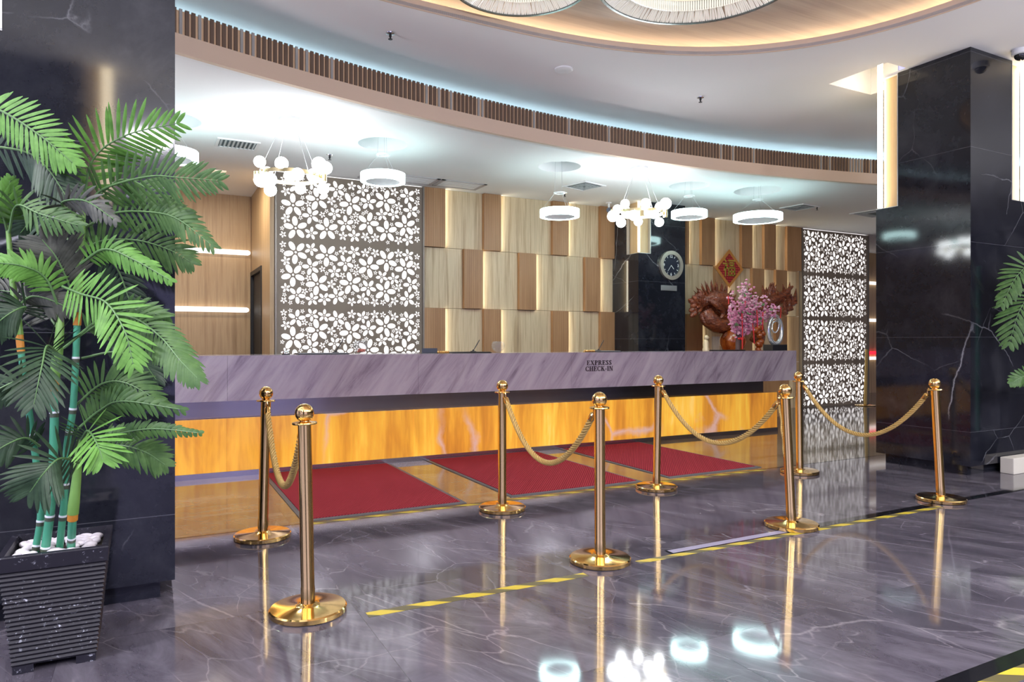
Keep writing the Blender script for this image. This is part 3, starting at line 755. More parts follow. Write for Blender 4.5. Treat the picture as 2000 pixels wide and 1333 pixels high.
# small fittings on the ceilings
def diffuser(c, label, rz=0, w=.44, slats=False, h=None):
    h = h or w
    t = thing('air_vent', label, 'air vent', (c[0], c[1], Z1), rz, 'ceiling air vents')
    fr = MB()
    for (a0, a1, b0, b1) in ((-w/2, w/2, -h/2, -h/2+.03), (-w/2, w/2, h/2-.03, h/2), (-w/2, -w/2+.03, -h/2+.03, h/2-.03), (w/2-.03, w/2, -h/2+.03, h/2-.03)): fr.box(a0, a1, b0, b1, -.012, .0)
    obj('vent_frame', fr, 'white', t, False)
    obj('duct', MB().box(-w/2+.03, w/2-.03, -h/2+.03, h/2-.03, -.003, -.001), 'grilledark', t, False)
    s = MB()
    if slats:
        n = slats
        for k in range(n):
            x = -w/2+.05+(w-.10)*k/(n-1); s.obox((x, 0, -.008), (.012, 0, .006), (0, h/2-.035, 0), (.0006, 0, -.0012))
    else:
        for k in range(1, 5):
            q = w/2-.03-k*.036; z = -.004-.001*k
            if q > .02:
                for (a0, a1, b0, b1) in ((-q, q, -q, -q+.02), (-q, q, q-.02, q), (-q, -q+.02, -q, q), (q-.02, q, -q, q)): s.box(a0, a1, b0, b1, z-.008, z-.005)
    obj('vane', s, 'grille', t, False)
    return t
diffuser((.86, 8.23), 'square louvred air vent in the ceiling left of the first bubble chandelier', 0, .44, 9, .36)
diffuser((5.42, 8.19), 'square air vent in the ceiling behind the lowest ring lamp', .25)
diffuser((9.40, 7.87), 'square air vent in the ceiling right of the widest ring lamp', .1)
diffuser((11.0, 7.55), 'flat air vent in the ceiling partly behind the black pillar', .1, .7)
def linvent(x0, x1, y0, y1, label):
    t = thing('slot_vent', label, 'air vent', ((x0+x1)/2, (y0+y1)/2, Z1), 0, 'long slot vents'); a, b = (x1-x0)/2, (y1-y0)/2
    obj('vent_frame', MB().box(-a, a, -b, -b+.025, -.01, 0).box(-a, a, b-.025, b, -.01, 0).box(-a, -a+.05, -b, b, -.01, 0).box(a-.05, a, -b, b, -.01, 0), 'greypanel', t, False)
    s = MB()
    for k in range(5): y = -b+.07+(2*b-.14)*k/4; s.box(-a+.05, a-.05, y-.022, y+.022, -.008, -.002)
    obj('vane', s, 'white', t, False); obj('duct', MB().box(-a+.05, a-.05, -b+.025, b-.025, -.002, -.0005), 'grilledark', t, False)
linvent(2.45, 3.48, 8.74, 9.14, 'long slot vent above the top of the big flower screen')
linvent(3.50, 4.17, 8.74, 9.14, 'shorter slot vent above the checkered wood wall')
def sprinkler(p, label):
    t = thing('fire_sprinkler', label, 'sprinkler', p, 0, 'fire sprinklers')
    obj('escutcheon', MB().lathe([(.04, 0), (.038, -.008), (.02, -.014)], n=20), 'chrome', t)
    obj('nozzle', MB().lathe([(.012, -.012), (.012, -.035), (.007, -.04), (.007, -.055)], n=12), 'blackplastic', t); obj('deflector', MB().lathe([(.02, -.055), (.02, -.058)], n=16), 'blackplastic', t)
for p, lab in [((1.872, 8.218, Z1), 'fire sprinkler in the low ceiling between the left bubble chandelier and its ring lamp neighbour'), ((5.423, 8.712, Z1), 'fire sprinkler beside the cables of the lowest ring lamp'), ((9.62, 7.71, Z1), 'fire sprinkler beside the air vent right of the widest ring lamp'), ((1.92, 6.05, Z2), 'fire sprinkler in the upper grey ceiling near the palm side'), ((5.555, 6.009, Z2), 'fire sprinkler in the upper grey ceiling right of the round white disc')]: sprinkler(p, lab)
tag(obj('ceiling_speaker', MB().lathe([(.095, Z2), (.095, Z2-.012), (.08, Z2-.018), (.001, Z2-.018)], (3.743, 6.033, 0), 32), 'white'), 'round white speaker disc on the upper grey ceiling', 'speaker')
t = thing('security_camera', 'white dome security camera on the ceiling by the right pillar', 'camera', (7.36, 3.62, Z2))
obj('housing', MB().lathe([(.075, 0), (.075, -.045), (.062, -.05)], n=28), 'white', t); obj('lens_dome', MB().sphere((0, 0, -.048), .055, 20, 12), 'lens', t)
t = thing('security_camera', 'small bullet camera hanging from the low ceiling beside the clock column', 'camera', (6.42, 9.0, Z1))
obj('bracket', MB().lathe([(.045, 0), (.045, -.015), (.015, -.02), (.015, -.09)], n=16), 'white', t); obj('barrel', MB().tube([(.05, .06, -.10), (-.06, -.09, -.14)], .042, 16), 'navy', t)
tag(obj('ceiling_downlight', MB().box(.68, .87, 9.60, 9.75, Z1-.008, Z1-.0005), 'down'), 'small rectangular warm downlight in the low ceiling above the oak wall', 'light')

# ------------------------------------------------------------------ floor things
def mat_rug(x0, x1, y0, y1, label):
    t = thing('door_mat', label, 'mat', ((x0+x1)/2, (y0+y1)/2, 0), 0, 'red mats in front of the desk'); a, b = (x1-x0)/2, (y1-y0)/2
    obj('rubber_border', MB().box(-a, a, -b, b, 0.0005, .006), 'rubber', t, False); obj('carpet', MB().box(-a+.035, a-.035, -b+.05, b-.02, .006, .011), 'carpet', t, False)
mat_rug(.956, 2.215, 5.02, 7.03, 'red ribbed mat on the floor, the one behind the two stanchions nearest the palm')
mat_rug(2.62, 3.97, 5.04, 7.03, 'red ribbed mat in the middle of the row, under the EXPRESS CHECK-IN words')
mat_rug(4.30, 5.49, 5.06, 7.03, 'red ribbed mat farthest along the desk, before its open end')
def tape(x0, x1, y0, y1, label): tag(obj('floor_tape', MB().box(x0, x1, y0, y1, .0004, .0012), 'tape', smooth=False), label, 'tape', 'hazard tape strips')
tape(.94, 5.42, 4.935, 4.985, 'yellow and dark striped tape along the front of the red mats')
tape(.90, 2.12, 3.155, 3.215, 'yellow striped tape running between the two nearest rope stanchions')
tape(2.50, 5.42, 3.195, 3.245, 'yellow striped tape beside the black inlay, from the middle stanchion to the farthest')
tape(2.4, 6.5, 1.43, 1.50, 'yellow striped tape in the near floor corner')
struct(obj('trim_4', MB().box(2.78, 19, 3.250, 3.325, .0003, .0010), 'blackstrip', smooth=False))
struct(obj('trim_7', MB().box(2.80, 4.05, 3.262, 3.318, .0011, .0015), 'palestrip', smooth=False))  # pale lilac strip lying over part of the black inlay
struct(obj('trim_5', MB().box(2.2, 19, 1.50, 1.575, .0003, .0010), 'blackstrip', smooth=False))
struct(obj('trim_6', MB().box(-6, 19, 4.985, 5.005, .0003, .0010), 'blackstrip', smooth=False))

# ------------------------------------------------------------------ stanchions and ropes
def make_stanchion(label):
    t = thing('rope_stanchion', label, 'stanchion', (0, 0, 0), 0, 'gold rope stanchions')
    obj('base', MB().lathe([(.168, 0), (.177, .004), (.178, .024), (.172, .030), (.06, .036), (.045, .040), (.036, .046)], n=64), 'gold', t)
    obj('pole', MB().lathe([(.033, .036), (.033, .12), (.0315, .125), (.0315, .888)], n=32), 'golddark', t)
    obj('collar', MB().lathe([(.033, .885), (.056, .888), (.058, .892), (.056, .897), (.022, .902), (.020, .908), (.026, .912), (.022, .918)], n=32), 'gold', t)
    obj('ball', MB().sphere((0, 0, .9415), .044, 32, 20).lathe([(.022, .895), (.018, .905)], n=16), 'gold', t)
    return t
STN = [((.663, 3.352), -.019, 'gold stanchion nearest the viewer, its top ball lowest'), ((.652, 4.768), .023, 'gold stanchion behind the nearest one, beside the first red mat'),
       ((2.373, 4.708), 0, 'gold stanchion standing at the front edge of the middle red mat'), ((2.32, 3.339), -.004, 'gold stanchion at the gap in the yellow tape'),
       ((3.897, 4.759), .018, 'gold stanchion between the middle and farthest red mats'), ((3.928, 3.355), -.046, 'leaning gold stanchion in the near row, in front of the desk end'),
       ((5.603, 4.688), -.012, 'gold stanchion in front of the far flower screen'), ((5.638, 3.349), -.053, 'leaning gold stanchion on the black inlay by the right pillar')]
stanchions = []; proto = None; TOPS = []
for (c, lean, lab) in STN:
    if proto is None: t = proto = make_stanchion(lab); t.location = (c[0], c[1], 0)
    else: t = dup(proto, (c[0], c[1], 0), 0, lab)
    lx, ly = lean*CS, -lean*SN
    for ch in t.children:
        if not ch.name.startswith('base'): ch.rotation_euler = (-ly/.98, lx/.98, 0)
    TOPS.append(Vector((c[0]+lx*.9, c[1]+ly*.9, .885)))
t = thing('sign_pole', 'slim gold pole on a round base standing by the far flower screen edge', 'pole', (12.60, 8.98, 0))
obj('base', MB().lathe([(.19, 0), (.195, .012), (.17, .022), (.03, .03)], n=40), 'gold', t); o = obj('pole', MB().box(-.03, .03, -.012, .012, .02, 1.12), 'ropegold', t); o.rotation_euler = (0, .045, 0)

def rope_mesh(pts, r=.0073, off=.0124, strands=4, pitch=.10, n=7):
    L = [0.0]
    for a, b in zip(pts, pts[1:]): L.append(L[-1]+(b-a).length)
    b = MB(); m = len(pts)
    t0 = (pts[1]-pts[0]).normalized(); nrm = t0.cross(Vector((0, 0, 1)));  nrm = nrm.normalized() if nrm.length > 1e-4 else Vector((1, 0, 0))
    frames = []
    for i in range(m):
        t = (pts[min(i+1, m-1)]-pts[max(i-1, 0)]).normalized(); nrm = (nrm-t*nrm.dot(t)).normalized(); frames.append((nrm.copy(), t.cross(nrm)))
    for s in range(strands):
        b.tube([pts[i]+(frames[i][0]*math.cos(2*PI*(L[i]/pitch+s/strands))+frames[i][1]*math.sin(2*PI*(L[i]/pitch+s/strands)))*off for i in range(m)], r, n)
    return b
def rope(i, j, zlow, label):
    a, c = TOPS[i].copy(), TOPS[j].copy(); d = (c-a); d.z = 0; d.normalize()
    a += d*.062; c -= d*.062; a.z -= .03; c.z -= .03
    n = 150; sag = (a.z+c.z)/2-zlow; pts = []
    for k in range(n):
        u = k/(n-1); p = a.lerp(c, u); p.z -= sag*(1-(2*u-1)**2); pts.append(p)
    # even out the sampling
    Ls = [0]
    for x, y in zip(pts, pts[1:]): Ls.append(Ls[-1]+(y-x).length)
    tot = Ls[-1]; out = []; k = 0; N_ = 190
    for q in range(N_):
        s = tot*q/(N_-1)
        while k < n-2 and Ls[k+1] < s: k += 1
        out.append(pts[k].lerp(pts[k+1], (s-Ls[k])/(Ls[k+1]-Ls[k])))
    t = thing('barrier_rope', label, 'rope', (a+c)/2-Vector((0, 0, sag)), 0, 'twisted gold ropes')
    o_ = t.location
    obj('cord', rope_mesh(out[4:-4]), 'ropegold', t, True, o_)
    for e0, e1, top in ((out[0], out[9], TOPS[i]), (out[-1], out[-10], TOPS[j])):
        dv = (e1-e0).normalized()
        f = obj('end_cap', MB().tube([e0, e0+dv*.01, e0+dv*.05, e0+dv*.055], [.012, .02, .02, .018], 16), 'gold', t, True, o_)
        tp = Vector((top.x, top.y, top.z+.006)); hd = (e0-tp); hd.z = 0; hd.normalize()
        obj('hook', MB().tube([e0, e0+Vector((0, 0, .02)), tp+hd*.054+Vector((0, 0, .008)), tp+hd*.046+Vector((0, 0, .004))], .004, 8), 'gold', f, True, o_)
rope(0, 1, .475, 'twisted gold rope between the two stanchions nearest the palm')
rope(3, 2, .470, 'twisted gold rope drooping in front of the middle red mat')
rope(4, 5, .49, 'twisted gold rope drooping in front of the desk end')
rope(6, 7, .45, 'twisted gold rope drooping before the right pillar')
p0 = TOPS[5]+Vector((-.043*CS, .043*SN, -.045)); hp = [p0+Vector((.040*CS*k/60-.004*math.sin(k*.3), -.040*SN*k/60, -.40*k/60)) for k in range(61)]
t = thing('loose_cord', 'thin loose gold cord hanging down beside the leaning stanchion at the desk end', 'cord', hp[-1])
obj('cord', rope_mesh(hp, .004, .004, 2, .03), 'ropegold', t, True, hp[-1]); obj('end_knot', MB().sphere(hp[-1], .009, 10, 7, (1, 1, 1.5)), 'ropegold', t, True, hp[-1])

# ------------------------------------------------------------------ planter, pebbles, palm
PX, PY = -.33, 3.374
t = thing('square_planter', 'black ribbed square planter with chipped paint holding the big palm', 'planter', (PX, PY, 0))
b = MB(); zs = []; H_ = .465; nr = 21
prof = []
for k in range(nr):
    z0 = .03+(H_-.065-.03)*k/nr; z1 = .03+(H_-.065-.03)*(k+1)/nr; h = z1-z0
    prof += [(z0, -.0045), (z0+h*.25, -.001), (z0+h*.5, .0015), (z0+h*.75, -.001)]
prof += [(H_-.065, -.0045), (H_-.058, .004), (H_-.004, .004), (H_, .001)]
def half(z): return .1375+(.181-.1375)*z/H_
rings = [(.03, half(.03)-.008)]+[(z, half(z)+o_) for z, o_ in prof]+[(H_, half(H_)-.022), (H_-.075, half(H_)-.03)]
vs = []; fs = []
for z, h in rings: vs += [(-h, -h, z), (h, -h, z), (h, h, z), (-h, h, z)]
for k in range(len(rings)-1):
    for i in range(4): j = (i+1) % 4; fs.append((k*4+i, k*4+j, k*4+4+j, k*4+4+i))
fs.append((3, 2, 1, 0)); b.add(vs, fs)
obj('pot', b, 'planter', t, False)
for sx in (-1, 1):
    for sy in (-1, 1): obj('foot', MB().box(*sorted((sx*.07, sx*.137)), *sorted((sy*.07, sy*.137)), 0, .031), 'planter', t, False)
obj('soil', MB().box(-.15, .15, -.15, .15, .36, .424), 'soil', t, False)
rp = random.Random(11); first = None
spots = []
for q in range(4000):
    x, y = rp.uniform(-.132, .132), rp.uniform(-.132, .132)
    if all((x-a)**2+(y-c)**2 > .029**2 for a, c in spots): spots.append((x, y))
    if len(spots) > 62: break
STEMB = [(-.082, -.005), (-.045, -.045), (.000, .01), (.045, -.045)]
for (x, y) in spots:
    if any((x-a)**2+(y-c)**2 < .034**2 for a, c in STEMB): continue
    if first is None:
        me = MB().sphere((0, 0, 0), .022, 14, 9); first = tag(obj('pebble', me, 'pebble'), 'white pebble lying on the soil of the black ribbed planter', 'pebble', 'white pebbles in the planter'); o = first
    else: o = first.copy(); COL.objects.link(o)
    o.location = (PX+x, PY+y, .424+.0125); s = rp.uniform(.85, 1.15); o.scale = (s*rp.uniform(1, 1.35), s*rp.uniform(.85, 1.05), .62); o.rotation_euler = (rp.uniform(-.15, .15), rp.uniform(-.15, .15), rp.uniform(0, 3.1))

def frond(palm, off, px, mat, llen, n=20, width=.0078, fold=.35, droop=.25, seed=0, fill=.12, tiprad=True, up=None, label=None, lcut=1.0):
    """px: (u, v, d) control points of the rachis; llen: leaflet length in metres"""
    rg = random.Random(seed); pts = spline([atd(u, v, d) for u, v, d in px], 40)
    view = (pts[20]-Vector((0, 0, HC))).normalized()
    lf = MB()
    for k in range(n):
        u = fill+(1-fill)*k/(n-1); i = min(int(u*39), 38); fr = u*39-i; p = pts[i].lerp(pts[i+1], fr)
        tg = (pts[min(i+2, 39)]-pts[max(i-1, 0)]).normalized()
        side0 = tg.cross(view).normalized(); nb = side0.cross(tg).normalized()
        prof_ = math.sin(PI*(.14+.72*u))**.6*(1 if u < .75 else 1-.35*(u-.75)/.25)
        for sg in (-1, 1):
            L = llen*prof_*rg.uniform(.9, 1.08)*(lcut if sg < 0 else 1)
            ang = R(72-40*u+rg.uniform(-5, 5))
            dr_ = (tg*math.cos(ang)+side0*sg*math.sin(ang)+nb*fold*rg.uniform(.6, 1.2)).normalized()
            w = width*rg.uniform(.9, 1.1)
            prev = None; m = 6; vs = []; q = p.copy(); d = dr_.copy()
            wn = d.cross(nb).normalized()
            for s in range(m+1):
                f_ = s/m; ww = w*[.35, .85, 1, 1, .92, .70, .12][s]
                tw = wn*ww; vs += [q-tw, q+nb*ww*-.25, q+tw]
                d = (d+Vector((0, 0, -droop/m))).normalized(); q = q+d*(L/m)
            fs = []
            for s in range(m): fs += [(3*s, 3*s+1, 3*s+4, 3*s+3), (3*s+1, 3*s+2, 3*s+5, 3*s+4)]
            lf.add(vs, fs)
    o = obj('frond', lf, mat, palm, True, off)
    if label: o['label'] = label
    obj('rachis', MB().tube(pts, [.0055-.004*i/39 for i in range(40)], 6), 'rachis', o, True, off)
    return o

palm = thing('artificial_palm', 'tall artificial palm with ringed green stems rising from the black ribbed planter', 'palm', (PX, PY, .42))
po = palm.location
DS = 2.83
def stemtube(px, r0, r1, orange_at=None, nodes=()):
    pts = spline([atd(*q) for q in px], 40)
    i_o = int((orange_at or .99)*39)
    s = obj('stem', MB().tube(pts[:i_o+1], [r0+(r1-r0)*i/39 for i in range(i_o+1)], 14), 'stem', palm, True, po)
    if orange_at and i_o < 38:
        obj('sheath', MB().tube(pts[i_o+1:], [(r1*1.35)*(1-.6*max(0, (k-i_o-4)/(39-i_o))) for k in range(i_o+1, 40)], 14), 'sheath', palm, True, po)
        obj('orange_band', MB().tube(pts[max(i_o-1, 0):i_o+3], [r1*1.25]*len(pts[max(i_o-1, 0):i_o+3]), 14), 'orange', s, True, po)
    for u in nodes:
        i = int(u*39); f_ = u*39-i; p = pts[i].lerp(pts[i+1], f_); tg = (pts[i+1]-pts[i]).normalized(); r = r0+(r1-r0)*u
        obj('node_ring', MB().tube([p, p+tg*.008], [r*1.1, r*1.08], 14), 'node', s, True, po)
        obj('node_dark_band', MB().tube([p-tg*.016, p], [r*1.02, r*1.05], 14), 'nodedark', s, True, po)  # dark band just below the white ring
def base_px(i):
    x, y = STEMB[i]; w = Vector((PX+x, PY+y, .42)); d = w.x*SN+w.y*CS; l = w.x*CS-w.y*SN
    return (CX+F*l/d, CY-F*(.42-HC)/d, d)
B0, B1, B2, B3 = [base_px(i) for i in range(4)]
stemtube([B0, (80, 990, 2.80), (62, 840, 2.78), (48, 745, 2.76), (36, 640, 2.76), (26, 560, 2.78), (15, 440, 2.80)], .0135, .011, .62, (.03, .12, .32, .48))
stemtube([B1, (100, 980, 2.76), (106, 830, 2.76), (105, 760, 2.76), (116, 660, 2.76), (118, 590, 2.78)], .0165, .014, .64, (.03, .15, .45))
stemtube([B2, (127, 960, 2.82), (131, 870, 2.82), (143, 795, 2.80), (150, 650, 2.80), (153, 560, 2.80), (160, 450, 2.80), (164, 330, 2.80)], .0135, .012, .62, (.08, .16, .34, .42, .52))
stemtube([B3, (142, 1010, 2.74), (150, 930, 2.74), (155, 860, 2.74)], .0150, .015, .34, (.14,))
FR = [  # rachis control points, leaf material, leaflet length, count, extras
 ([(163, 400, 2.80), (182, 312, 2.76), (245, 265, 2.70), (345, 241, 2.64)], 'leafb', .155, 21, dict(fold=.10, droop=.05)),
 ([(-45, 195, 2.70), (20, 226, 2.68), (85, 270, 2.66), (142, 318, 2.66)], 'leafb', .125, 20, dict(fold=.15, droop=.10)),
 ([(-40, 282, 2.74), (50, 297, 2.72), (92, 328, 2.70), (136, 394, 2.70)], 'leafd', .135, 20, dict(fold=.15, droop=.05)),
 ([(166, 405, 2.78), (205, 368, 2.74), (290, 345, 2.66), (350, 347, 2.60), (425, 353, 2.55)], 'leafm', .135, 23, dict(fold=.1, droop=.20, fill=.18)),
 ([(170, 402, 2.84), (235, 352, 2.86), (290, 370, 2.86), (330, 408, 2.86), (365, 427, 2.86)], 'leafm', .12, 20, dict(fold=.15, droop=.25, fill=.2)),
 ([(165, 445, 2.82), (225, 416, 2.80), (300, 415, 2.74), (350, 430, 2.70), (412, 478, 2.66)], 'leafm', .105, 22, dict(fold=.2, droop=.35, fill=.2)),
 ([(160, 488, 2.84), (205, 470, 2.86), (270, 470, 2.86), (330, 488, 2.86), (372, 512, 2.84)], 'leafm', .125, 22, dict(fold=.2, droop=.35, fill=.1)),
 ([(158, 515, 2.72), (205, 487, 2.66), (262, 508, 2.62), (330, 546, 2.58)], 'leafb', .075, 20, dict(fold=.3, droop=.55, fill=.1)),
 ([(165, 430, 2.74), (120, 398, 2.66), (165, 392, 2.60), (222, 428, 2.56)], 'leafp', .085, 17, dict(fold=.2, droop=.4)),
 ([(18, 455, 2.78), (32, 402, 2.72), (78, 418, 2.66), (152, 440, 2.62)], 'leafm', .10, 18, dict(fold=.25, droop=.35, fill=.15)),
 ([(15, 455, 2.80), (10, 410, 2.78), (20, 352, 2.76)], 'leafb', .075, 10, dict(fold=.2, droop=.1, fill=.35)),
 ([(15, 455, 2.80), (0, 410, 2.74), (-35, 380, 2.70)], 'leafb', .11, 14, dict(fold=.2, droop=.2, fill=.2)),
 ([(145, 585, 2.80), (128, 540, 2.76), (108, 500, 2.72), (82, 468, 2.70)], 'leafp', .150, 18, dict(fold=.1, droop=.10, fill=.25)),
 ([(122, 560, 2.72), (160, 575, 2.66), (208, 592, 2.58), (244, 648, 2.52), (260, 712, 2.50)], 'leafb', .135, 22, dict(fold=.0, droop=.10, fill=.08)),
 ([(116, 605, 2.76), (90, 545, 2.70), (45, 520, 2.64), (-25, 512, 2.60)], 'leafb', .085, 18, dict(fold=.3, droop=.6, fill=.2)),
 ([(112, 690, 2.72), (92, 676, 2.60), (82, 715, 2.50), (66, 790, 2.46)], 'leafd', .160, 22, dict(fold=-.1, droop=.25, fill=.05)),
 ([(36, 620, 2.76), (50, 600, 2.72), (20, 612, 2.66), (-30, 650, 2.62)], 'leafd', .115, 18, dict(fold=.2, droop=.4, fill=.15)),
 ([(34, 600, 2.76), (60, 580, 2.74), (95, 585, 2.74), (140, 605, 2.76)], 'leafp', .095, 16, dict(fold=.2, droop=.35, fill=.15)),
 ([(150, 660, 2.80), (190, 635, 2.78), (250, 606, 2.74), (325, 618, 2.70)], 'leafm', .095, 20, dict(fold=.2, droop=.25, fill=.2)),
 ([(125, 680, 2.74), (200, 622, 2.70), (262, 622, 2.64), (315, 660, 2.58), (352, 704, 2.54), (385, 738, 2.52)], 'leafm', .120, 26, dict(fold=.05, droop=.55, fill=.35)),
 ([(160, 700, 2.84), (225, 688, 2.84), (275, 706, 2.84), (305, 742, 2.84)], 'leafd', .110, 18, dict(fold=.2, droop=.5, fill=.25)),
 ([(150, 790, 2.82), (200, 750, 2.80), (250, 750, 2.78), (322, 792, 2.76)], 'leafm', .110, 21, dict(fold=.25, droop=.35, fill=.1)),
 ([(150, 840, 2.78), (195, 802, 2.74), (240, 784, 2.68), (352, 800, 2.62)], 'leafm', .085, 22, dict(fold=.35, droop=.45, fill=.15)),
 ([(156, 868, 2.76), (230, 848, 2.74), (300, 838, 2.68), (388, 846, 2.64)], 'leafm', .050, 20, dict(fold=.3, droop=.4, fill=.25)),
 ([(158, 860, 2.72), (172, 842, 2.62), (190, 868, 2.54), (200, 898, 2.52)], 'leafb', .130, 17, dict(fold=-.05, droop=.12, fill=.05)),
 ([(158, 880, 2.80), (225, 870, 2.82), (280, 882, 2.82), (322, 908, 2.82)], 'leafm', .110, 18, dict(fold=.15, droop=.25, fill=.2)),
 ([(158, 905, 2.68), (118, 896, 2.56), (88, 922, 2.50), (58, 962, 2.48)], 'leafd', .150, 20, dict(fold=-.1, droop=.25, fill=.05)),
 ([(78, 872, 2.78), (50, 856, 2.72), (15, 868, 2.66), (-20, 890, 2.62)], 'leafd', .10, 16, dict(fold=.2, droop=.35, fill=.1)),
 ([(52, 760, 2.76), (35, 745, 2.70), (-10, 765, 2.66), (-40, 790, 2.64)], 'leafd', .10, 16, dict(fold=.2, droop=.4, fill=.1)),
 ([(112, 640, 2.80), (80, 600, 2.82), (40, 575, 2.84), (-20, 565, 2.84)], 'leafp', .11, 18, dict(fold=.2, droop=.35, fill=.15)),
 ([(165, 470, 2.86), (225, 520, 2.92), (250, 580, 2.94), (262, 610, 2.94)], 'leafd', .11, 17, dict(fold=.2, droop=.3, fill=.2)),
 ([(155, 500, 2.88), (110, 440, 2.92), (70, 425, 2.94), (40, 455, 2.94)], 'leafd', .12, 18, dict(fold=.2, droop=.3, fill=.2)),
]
for i, (px, mt, ll, n, kw) in enumerate(FR): frond(palm, po, px, mt, ll, n, seed=i*7+1, **kw)

# palm and planter box at the right edge
tag(obj('plinth_block', MB().box(7.335, 8.5, 3.668, 3.79, 0, .155), 'cream', smooth=False, bevel=.006), 'low cream block on the floor against the right pillar', 'block')
palm2 = thing('artificial_palm', 'palm whose leaf tips reach in front of the right pillar', 'palm', (8.0, 3.25, 0))
p2 = palm2.location; dd = 8.0*SN+3.25*CS; uu = CX+F*(8.0*CS-3.25*SN)/dd
obj('pot', MB().lathe([(.15, 0), (.20, .30), (.20, .32), (.17, .32), (.16, .27)], (8.0, 3.25, 0), 28), 'planter', palm2, True, p2)
stp = spline([Vector((8.0, 3.25, .27)), Vector((8.01, 3.24, 1.0)), Vector((7.99, 3.26, 2.1))], 20)
obj('stem', MB().tube(stp, .022, 12), 'stem', palm2, True, p2)
for i, (px, mt, ll) in enumerate([
    ([(uu, 560, dd), (2030, 520, 6.55), (1990, 535, 6.4), (1958, 592, 6.3)], 'leafm', .20),
    ([(uu, 600, dd), (2030, 575, 6.5), (1995, 600, 6.35), (1972, 668, 6.3)], 'leafm', .26),
    ([(uu, 760, dd), (2040, 740, 6.5), (2002, 735, 6.35), (1977, 748, 6.3)], 'leafm', .12)]): frond(palm2, p2, px, mt, ll, 18, seed=90+i, width=.017, fold=.15, droop=.2)

# ------------------------------------------------------------------ clock, plate, fortune paper
YC = 8.65; ck = Vector((7.362, YC, 2.49))
t = thing('wall_clock', 'round wall clock with pale rim and dark face on the black column', 'clock', ck)
def diskY(r0, r1, y0, y1, n=48):
    b = MB().ringlathe([(r0, y0), (r1, y0), (r1, y1), (r0, y1)], n=n); b.v = [(x, -z, y) for x, y, z in b.v]; return b
obj('rim', diskY(.172, .232, 0, .045), 'clockrim', t)
fb = MB().lathe([(.178, .012), (.178, .02)], n=48); fb.v = [(x, -z, y) for x, y, z in fb.v]; obj('face', fb, 'clockface', t)
tk = MB()
for k in range(12):
    a = 2*PI*k/12
    if k % 3: tk.obox((.148*math.sin(a), -.022, .148*math.cos(a)), (.005*math.cos(a), 0, -.005*math.sin(a)), (0, .001, 0), (.017*math.sin(a), 0, .017*math.cos(a)))
obj('hour_mark', tk, 'ink', t, False)
def text_mesh(s, size, mat, name, parent, loc, bold=.0):
    cu = bpy.data.curves.new(name, 'FONT'); cu.body = s; cu.size = size; cu.extrude = .0008; cu.align_x = 'CENTER'; cu.align_y = 'CENTER'; cu.offset = bold
    tmp = bpy.data.objects.new(name, cu); COL.objects.link(tmp); dg = bpy.context.evaluated_depsgraph_get()
    me = bpy.data.meshes.new_from_object(tmp.evaluated_get(dg)); bpy.data.objects.remove(tmp); bpy.data.curves.remove(cu)
    me.transform(Matrix.Rotation(PI/2, 4, 'X')); me.materials.clear(); me.materials.append(MAT[mat])
    o = bpy.data.objects.new(name, me); COL.objects.link(o); o.parent = parent; o.location = loc; return o
for s, a in (('12', 0), ('3', 90), ('6', 180), ('9', 270)): text_mesh(s, .062, 'ink', 'numeral', t, (.142*math.sin(R(a)), -.022, .142*math.cos(R(a))), .0015)
for a, l, w in ((138, .075, .005), (216, .115, .0035)):
    a = R(a); d = Vector((math.sin(a), 0, math.cos(a))); e = Vector((d.z, 0, -d.x)); obj('hand', MB().obox(d*l/2+Vector((0, -.026, 0)), d*l*.55, (0, .0008, 0), e*w), 'ink', t, False)
tag(obj('name_plate', MB().box(7.17, 7.49, YC-.014, YC, 2.085, 2.17), 'plate', smooth=False, bevel=.004), 'small grey metal plate on the black column below the clock', 'plate')
fc = Vector((9.245, WB-.034, 2.59)); t = thing('fortune_paper', 'red diamond paper with a gold Chinese character on the wood wall', 'decoration', fc)
def dia(r, y0, y1): return MB().prism([(0, -r), (r, 0), (0, r), (-r, 0)], y0, y1, lambda a, b, h: (a, -h, b))
obj('border', dia(.35, 0, .004), 'orangepaper', t, False); obj('lattice', dia(.275, .004, .006), 'fu', t, False)
st = MB()
def stroke(pts, w):
    pts = [Vector((x, -.0085, z)) for x, z in pts]
    for a, c in zip(pts, pts[1:]):
        d = (c-a); l = d.length; d.normalize(); e = Vector((d.z, 0, -d.x)); st.obox((a+c)/2, d*(l/2+w*.35), (0, .002, 0), e*w/2)
W_ = .030
for pts in ([(-.115, .155), (-.085, .125)], [(-.15, .085), (-.05, .085), (-.13, -.03)], [(-.098, .05), (-.098, -.135)], [(-.085, .03), (-.055, 0)],
            [(-.02, .145), (.125, .145)], [(.0, .10), (.0, .055)], [(.0, .105), (.10, .105), (.10, .055)], [(.0, .06), (.10, .06)],
            [(-.02, .02), (-.02, -.125)], [(-.02, .015), (.125, .015), (.125, -.125)], [(-.02, -.055), (.125, -.055)], [(-.02, -.12), (.125, -.12)], [(.052, .01), (.052, -.12)]): stroke(pts, W_*.9)
obj('character', st, 'goldfoil', t, False)

